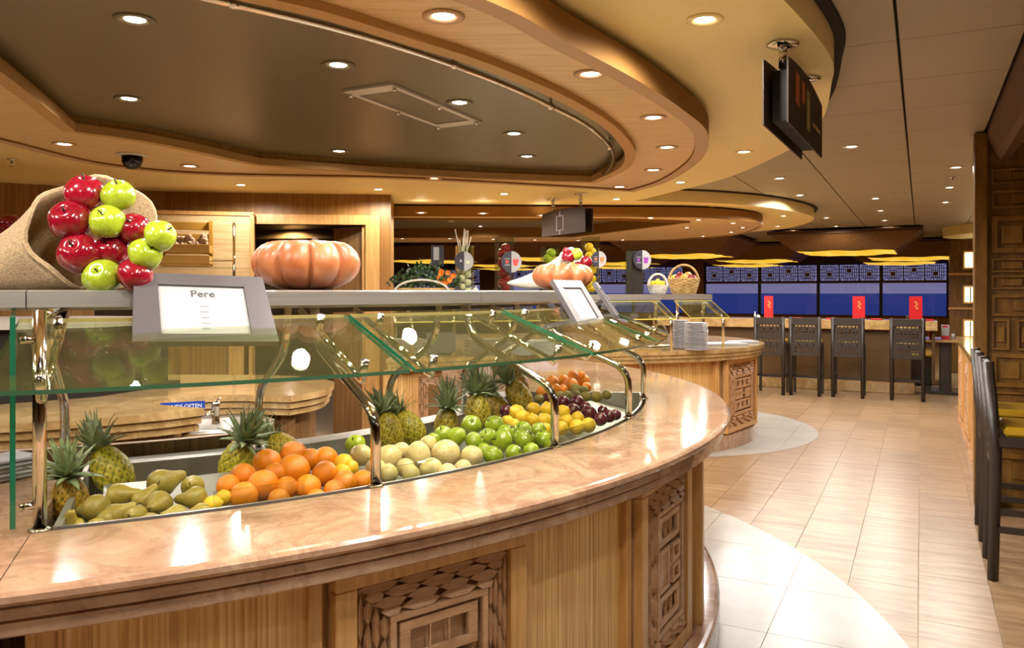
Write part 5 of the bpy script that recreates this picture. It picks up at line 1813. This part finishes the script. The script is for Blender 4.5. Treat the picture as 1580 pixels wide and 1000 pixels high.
# ---- wooden light troughs near the windows
tr0 = None
k = 0
tl_names = []
for (b_, As) in ((15.3, (-1.15, -4.1, -7.05, -10.0)), (18.6, (-.2, -3.3, -6.6, -9.9)), (21.5, (-.46, -4.05, -7.6, -11.2))):
    for a_ in As:
        M = Matrix.Translation(ship(a_, b_, 2.1)) @ Matrix.Rotation(RZ, 4, 'Z')
        row = {15.3: 'nearest row', 18.6: 'middle row', 21.5: 'row by the windows'}[b_]
        lab = '%s wooden light trough with a glowing amber panel, %s' % ({0: 'rightmost', 1: 'second from the right', 2: 'third from the right', 3: 'leftmost'}[As.index(a_)], row)
        if tr0 is None:
            t = thing('light_trough', lab, 'ceiling light', M=M, group='light troughs'); tr0 = t
            iw, il, ow, ol, h = .8, .95, 1.15, 1.3, .27
            vs = [(-iw, -il, 0), (iw, -il, 0), (iw, il, 0), (-iw, il, 0), (-ow, -ol, h), (ow, -ol, h), (ow, ol, h), (-ow, ol, h),
                  (-iw + .04, -il + .04, .0), (iw - .04, -il + .04, .0), (iw - .04, il - .04, .0), (-iw + .04, il - .04, .0)]
            MB().add(vs, [(0, 1, 5, 4), (1, 2, 6, 5), (2, 3, 7, 6), (3, 0, 4, 7), (0, 1, 9, 8), (1, 2, 10, 9), (2, 3, 11, 10), (3, 0, 8, 11)], 'trough_wood').build('trough_body', t)
            MB().box((0, 0, h + .02), (2 * ow + .06, 2 * ol + .06, .05), 'dark_trough').build('trough_cap', t)
            m = MB()
            n = 12
            vs, fs = [], []
            for i in range(n + 1):
                for j in range(n + 1):
                    x, y = -1 + 2 * i / n, -1 + 2 * j / n
                    vs.append((x * (iw - .04), y * (il - .04), -.01 - .045 * (1 - x * x) * (1 - y * y) - .012 * math.sin(7 * x + 3 * y) * math.cos(4 * y)))
            for i in range(n):
                for j in range(n):
                    fs.append((i * (n + 1) + j, (i + 1) * (n + 1) + j, (i + 1) * (n + 1) + j + 1, i * (n + 1) + j + 1))
            m.add(vs, fs, 'alabaster').build('amber_panel', t)
        else:
            t = copy_tree(tr0); t.matrix_world = M; t['label'] = lab

# ================================================================== CEILING FITTINGS
def downlight(u, v, z, trim, label, group, power=1.0, r=.062, size=168, blend=.3, lit=True):
    p = on_z(u, v, z)
    return downlight_at(p, trim, label, group, power, r, size, blend)
DL = {}
def downlight_at(p, trim, label, group, power=1.0, r=.062, size=168, blend=.3):
    t = thing('downlight', label, 'downlight', p, group)
    key = (trim, r)
    if key not in DL:
        a_ = MB().lathe([(r, .0), (r, -.004), (r * .86, -.007), (r * .62, -.004), (r * .52, .004)], trim, 24).build('trim_ring', t)
        b_ = MB().lathe([(r * .52, -.001), (r * .3, -.0035), (0, -.004)], 'lamp_lens', 18).build('lens', t)
        DL[key] = (a_.data, b_.data)
    else:
        link('trim_ring', DL[key][0], t); link('lens', DL[key][1], t)
    if power > 0:
        L = bpy.data.lights.new('downlight_lamp', 'SPOT')
        L.energy = 26 * power * LAMP
        L.color = (1.0, .945, .87)
        L.spot_size = D2R(size); L.spot_blend = blend
        L.shadow_soft_size = .035
        o = bpy.data.objects.new('downlight_lamp', L); COL.objects.link(o)
        o.parent = t
        o.location = (0, 0, -.02)
    return t
def lights(pts, z, trim, what, group, power, weak={}, **kw):
    pts = sorted(pts)
    for i, (u, v) in enumerate(pts):
        downlight(u, v, z, trim, nth(i, len(pts), what), group, power * weak.get((u, v), 1), **kw)
lights([(208, 30), (199, 152), (522, 100), (709, 158), (793, 206), (813, 241), (523, 233)], 2.2495, 'olive_metal', 'recessed downlight in the olive ceiling panel', 'olive panel downlights', 1.0, weak={(523, 233): .12, (813, 241): .2, (199, 152): .5, (793, 206): .7})
lights([(684, 25), (911, 114), (1008, 181), (1029, 227), (1008, 262), (956, 288), (669, 275), (99, 222), (293, 256)], 2.199, 'ceiling_lip', 'recessed downlight in the bamboo soffit ring', 'soffit ring downlights', 1.0)
lights([(1087, 30), (1148, 234), (372, 285), (447, 352), (584, 292), (778, 299), (951, 307), (1050, 281)], 2.319, 'yellow_paint', 'recessed downlight in the yellow soffit', 'yellow soffit downlights', 1.0)
lights([(1314, 226), (1203, 275), (1475, 258), (1465, 289), (1234, 301), (1351, 306), (1359, 325), (1365, 340), (1370, 352), (1275, 336), (1290, 349), (1224, 357), (1459, 312)], 2.449, 'white_enamel',
       'recessed downlight in the brown aisle ceiling', 'aisle downlights', 1.2)
lights([(1094, 320), (1209, 333), (1200, 349)], 2.319, 'yellow_paint', 'recessed downlight in the far yellow soffit', 'far yellow soffit downlights', 1.0)
lights([(1004, 336), (1078, 339), (1060, 351), (1131, 344), (1128, 358), (1085, 364), (1146, 351), (650, 328), (745, 329), (836, 332), (621, 368), (694, 368), (761, 369), (825, 370), (892, 371), (961, 370)], 2.199, 'ceiling_lip',
       'recessed downlight in the wood soffit over the second island', 'second island downlights', .7)
lights([(739, 338), (741, 349), (611, 333)], 2.309, 'olive_metal', 'recessed downlight in the far olive recess', 'far olive downlights', .7)
# unseen lamps added to fill the room with light (behind and beside the camera)
for i, (a_, b_) in enumerate([(-.45, .6), (-.45, 2.2), (-.45, -1.0), (.1, 1.2), (1.4, 1.0), (-2.2, -.6), (-3.6, -.4), (2.6, 3.2), (2.6, 5.0)]):
    downlight_at(ship(a_, b_, 2.40 if a_ > .9 else 2.318 if a_ < -2 else 2.449), 'white_enamel', 'added unseen fill downlight in the ceiling near the camera', 'added fill downlights near the camera', 1.0 if a_ < .6 else .35)
for i, (x, y) in enumerate([(-2.2, .9), (-3.6, 1.4), (-3.4, 3.2), (-1.3, 1.45), (-.35, 1.25), (-4.6, 4.2), (.2, 1.95)]):
    p = Vector((x, y, 2.186 if in_poly(Vector((x, y)), WOOD) else 2.318))
    downlight_at(p, 'yellow_paint', 'added unseen fill downlight above the left end of the fruit island', 'added fill downlights in the soffit near the camera', 1.0)  # unseen lamps, added for more light on the island

# access panel in the olive ceiling
t = thing('access_panel', 'rectangular pale framed access panel with six bolts in the olive ceiling', 'access panel', (0, 0, 0))
cs = [on_z(528, 141, 2.243), on_z(604, 130, 2.243), on_z(744, 189, 2.243), on_z(679, 197, 2.243)]
cs = [Vector((p.x, p.y)) for p in cs]
mid = sum(cs, Vector((0, 0))) / 4
inn = [mid + (p - mid) * .8 for p in cs]
cs2 = [cs[0] + Vector((0, 0)), cs[1], cs[2], cs[3]]
MB().prism(cs2, 2.240, 2.2498, 'white_enamel', holes=[inn]).build('frame', t)
MB().prism(inn, 2.245, 2.2498, 'olive_metal').build('hatch', t)
for p in cs + [(cs[0] + cs[3]) / 2, (cs[1] + cs[2]) / 2]:
    q = mid + (p - mid) * .9
    MB().lathe([(0, -.016), (.009, -.016), (.009, 0), (0, 0)], 'chrome', 10, (q.x, q.y, 2.240)).build('bolt', t)
# camera dome
p = on_z(204, 238, 2.2)
t = thing('security_camera', 'dome security camera on the bamboo soffit above the apples', 'camera', p)
MB().lathe([(0, 0), (.085, 0), (.085, -.008), (.062, -.014), (.058, -.004)], 'white_enamel', 28).build('rim', t)
MB().lathe([(.058, -.01), (.056, -.045), (.045, -.07), (.025, -.086), (0, -.09)], 'smoke_dome', 28).build('dome', t)
MB().bbox((0, 0, -.035), (.05, .05, .045), 'black_plastic', .008).build('lens_unit', t)
# sprinklers
for i, (u, v, z) in enumerate([(18, 246, 2.318), (150, 276, 2.318), (1469, 273, 2.449)]):
    p = on_z(u, v, z)
    t = thing('sprinkler', ['chrome sprinkler head at the far left of the yellow soffit', 'chrome sprinkler head above the topmost red apple', 'small sprinkler head in the brown aisle ceiling'][i], 'sprinkler', p)
    MB().lathe([(0, 0), (.03, 0), (.03, -.004), (.012, -.008), (.01, -.03), (0, -.03)], 'chrome', 14).build('body', t)
    MB().lathe([(0, -.04), (.022, -.042), (.022, -.045), (0, -.045)], 'chrome', 14).build('deflector', t)
# smoke detector
p = on_z(697, 334, 2.309)
t = thing('smoke_detector', 'white smoke detector on the far dark ceiling', 'smoke detector', p)
MB().lathe([(0, 0), (.075, 0), (.075, -.02), (.05, -.05), (.02, -.065), (0, -.066)], 'white_enamel', 24).build('housing', t)
MB().lathe([(.052, -.047), (.056, -.05), (.05, -.054)], 'black_plastic', 24).build('vent_ring', t)

# hanging double-sided displays
def hanging_sign(pts, plates, label, art):
    """pts: bottom-near, bottom-far, top-near, top-far of the picture face; leaves hang in pairs"""
    bn, bf, tn = [Vector(p) for p in pts]
    x = bf - bn; w = x.length; x.normalize()
    h = tn.z - bn.z
    n = Vector((x.y, -x.x, 0)).normalized()
    M = frame_M(Vector(((bn.x + bf.x) / 2, (bn.y + bf.y) / 2, bn.z)), n)
    t = thing('hanging_sign', label, 'sign', M=M)
    # local x runs along the face; arched top
    N_ = 14
    s = (M.to_3x3() @ Vector((1, 0, 0))).dot(x)
    arch = [Vector((-w / 2 + w * i / N_, h * (1 + .13 * math.sin(PI * i / N_)))) for i in range(N_ + 1)]
    P = [Vector((w / 2, 0)), Vector((-w / 2, 0))] + arch
    def leaf(y0, y1, mat, nm):
        m = MB(); m.prism(P[::-1], y0, y1, mat)
        m.v = [(a_, c_, b_) for a_, b_, c_ in m.v]
        return m.build(nm, t)
    leaf(-.045, -.039, 'sign_face', 'front_leaf')
    leaf(.039, .045, 'sign_face', 'rear_leaf')
    MB().box((0, 0, h * .5), (w * .8, .05, h * .8), 'sign_gap_shade').build('core', t)  # black box paints the shade in the gap between the leaves
    for xx, zt in zip((-w * .32, w * .32), (2.318, 2.318)):
        top_z = zt - bn.z
        MB().tube([(xx, 0, h * .9), (xx, 0, top_z - .02)], .009, 'chrome', 10).build('rod', t)
        MB().tube([(xx, 0, top_z - .09), (xx, 0, top_z)], .016, 'chrome', 12).build('collar', t)
        MB().lathe([(0, 0), (.06, 0), (.058, -.008), (.02, -.014), (0, -.014)], 'chrome', 22, (xx, 0, top_z)).build('ceiling_plate', t)
    return t, w, h
plain('sign_face', '#3a2a1e', .65, spec=.3); plain('art_orange', '#b4531f', .5); plain('art_green', '#7d7f38', .5); plain('art_pale', '#b89a6a', .5)
b1, b2 = at_y(1196, 192, 3.05), at_y(1252, 252, 4.15)
b1.z = b2.z = 1.98
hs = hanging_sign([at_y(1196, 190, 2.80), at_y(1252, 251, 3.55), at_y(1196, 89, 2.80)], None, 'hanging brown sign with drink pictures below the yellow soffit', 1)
t, w, h = hs
for (x, z, ww, hh, mt) in [(-.28, .68, .10, .5, 'art_orange'), (-.12, .75, .08, .35, 'art_orange'), (.02, .55, .10, .7, 'art_green'), (.02, .5, .05, .5, 'art_pale')]:
    MB().box((x * w, -.0462 - (.0008 if mt == 'art_pale' else 0), z * h), (ww * w, .0012, hh * h), mt).build('printed_picture', t)
for xx, ww in ((.20, .07), (.33, .15)):
    MB().box((xx * w, -.0462, .42 * h), (ww * w, .0012, .07 * h), 'art_pale').build('printed_word', t)
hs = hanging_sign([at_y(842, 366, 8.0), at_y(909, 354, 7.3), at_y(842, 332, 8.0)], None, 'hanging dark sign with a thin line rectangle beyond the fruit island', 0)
t, w, h = hs
m = MB()
for (x, z, ww, hh) in [(-.06, .2, .16, .015), (-.06, .82, .16, .015), (-.137, .51, .012, .63), (.017, .51, .012, .63), (-.06, .92, .012, .18), (-.06, .1, .012, .18)]:
    m.box((x * w, -.0463, z * h), (max(ww * w, .004), .001, max(hh * h, .004)), 'print_grey')
m.build('printed_lines', t)

# folded white cloth at the left end of the worktop
p = on_z(-6, 738, .9)
t = thing('white_cloth', 'folded white cloth on the worktop left of the upright glass pane', 'cloth', M=Matrix.Translation(p) @ Matrix.Rotation(-.5, 4, 'Z'))
for k in range(5):
    MB().bbox((.003 * (k % 2), -.004 * k, .0065 + .0105 * k), (.15 - .004 * k, .24 - .006 * k, .010), 'white_paper', .004).build('fold', t)

# ================================================================== LABELS OF LOOK-ALIKES: by their place from left to right
for lab, what, where in (('knobbly ginger root in the yellow crate', 'knobbly ginger root', 'in the yellow crate'),
                         ('red apple in the brown wicker basket', 'red apple', 'in the brown wicker basket'),
                         ('orange in the brown wicker basket', 'orange', 'in the brown wicker basket'),
                         ('yellow fruit in the small white basket', 'yellow fruit', 'in the small white basket')):
    os_ = [o for o in bpy.data.objects if o.get('label') == lab]
    def mid_u(o):
        c_ = o.matrix_world @ (sum((Vector(k) for k in o.bound_box), Vector((0, 0, 0))) / 8)
        return screen_u(c_)
    bpy.context.view_layer.update()
    os_.sort(key=mid_u)
    for i, o in enumerate(os_):
        o['label'] = '%s %s' % (nth(i, len(os_), what), where)
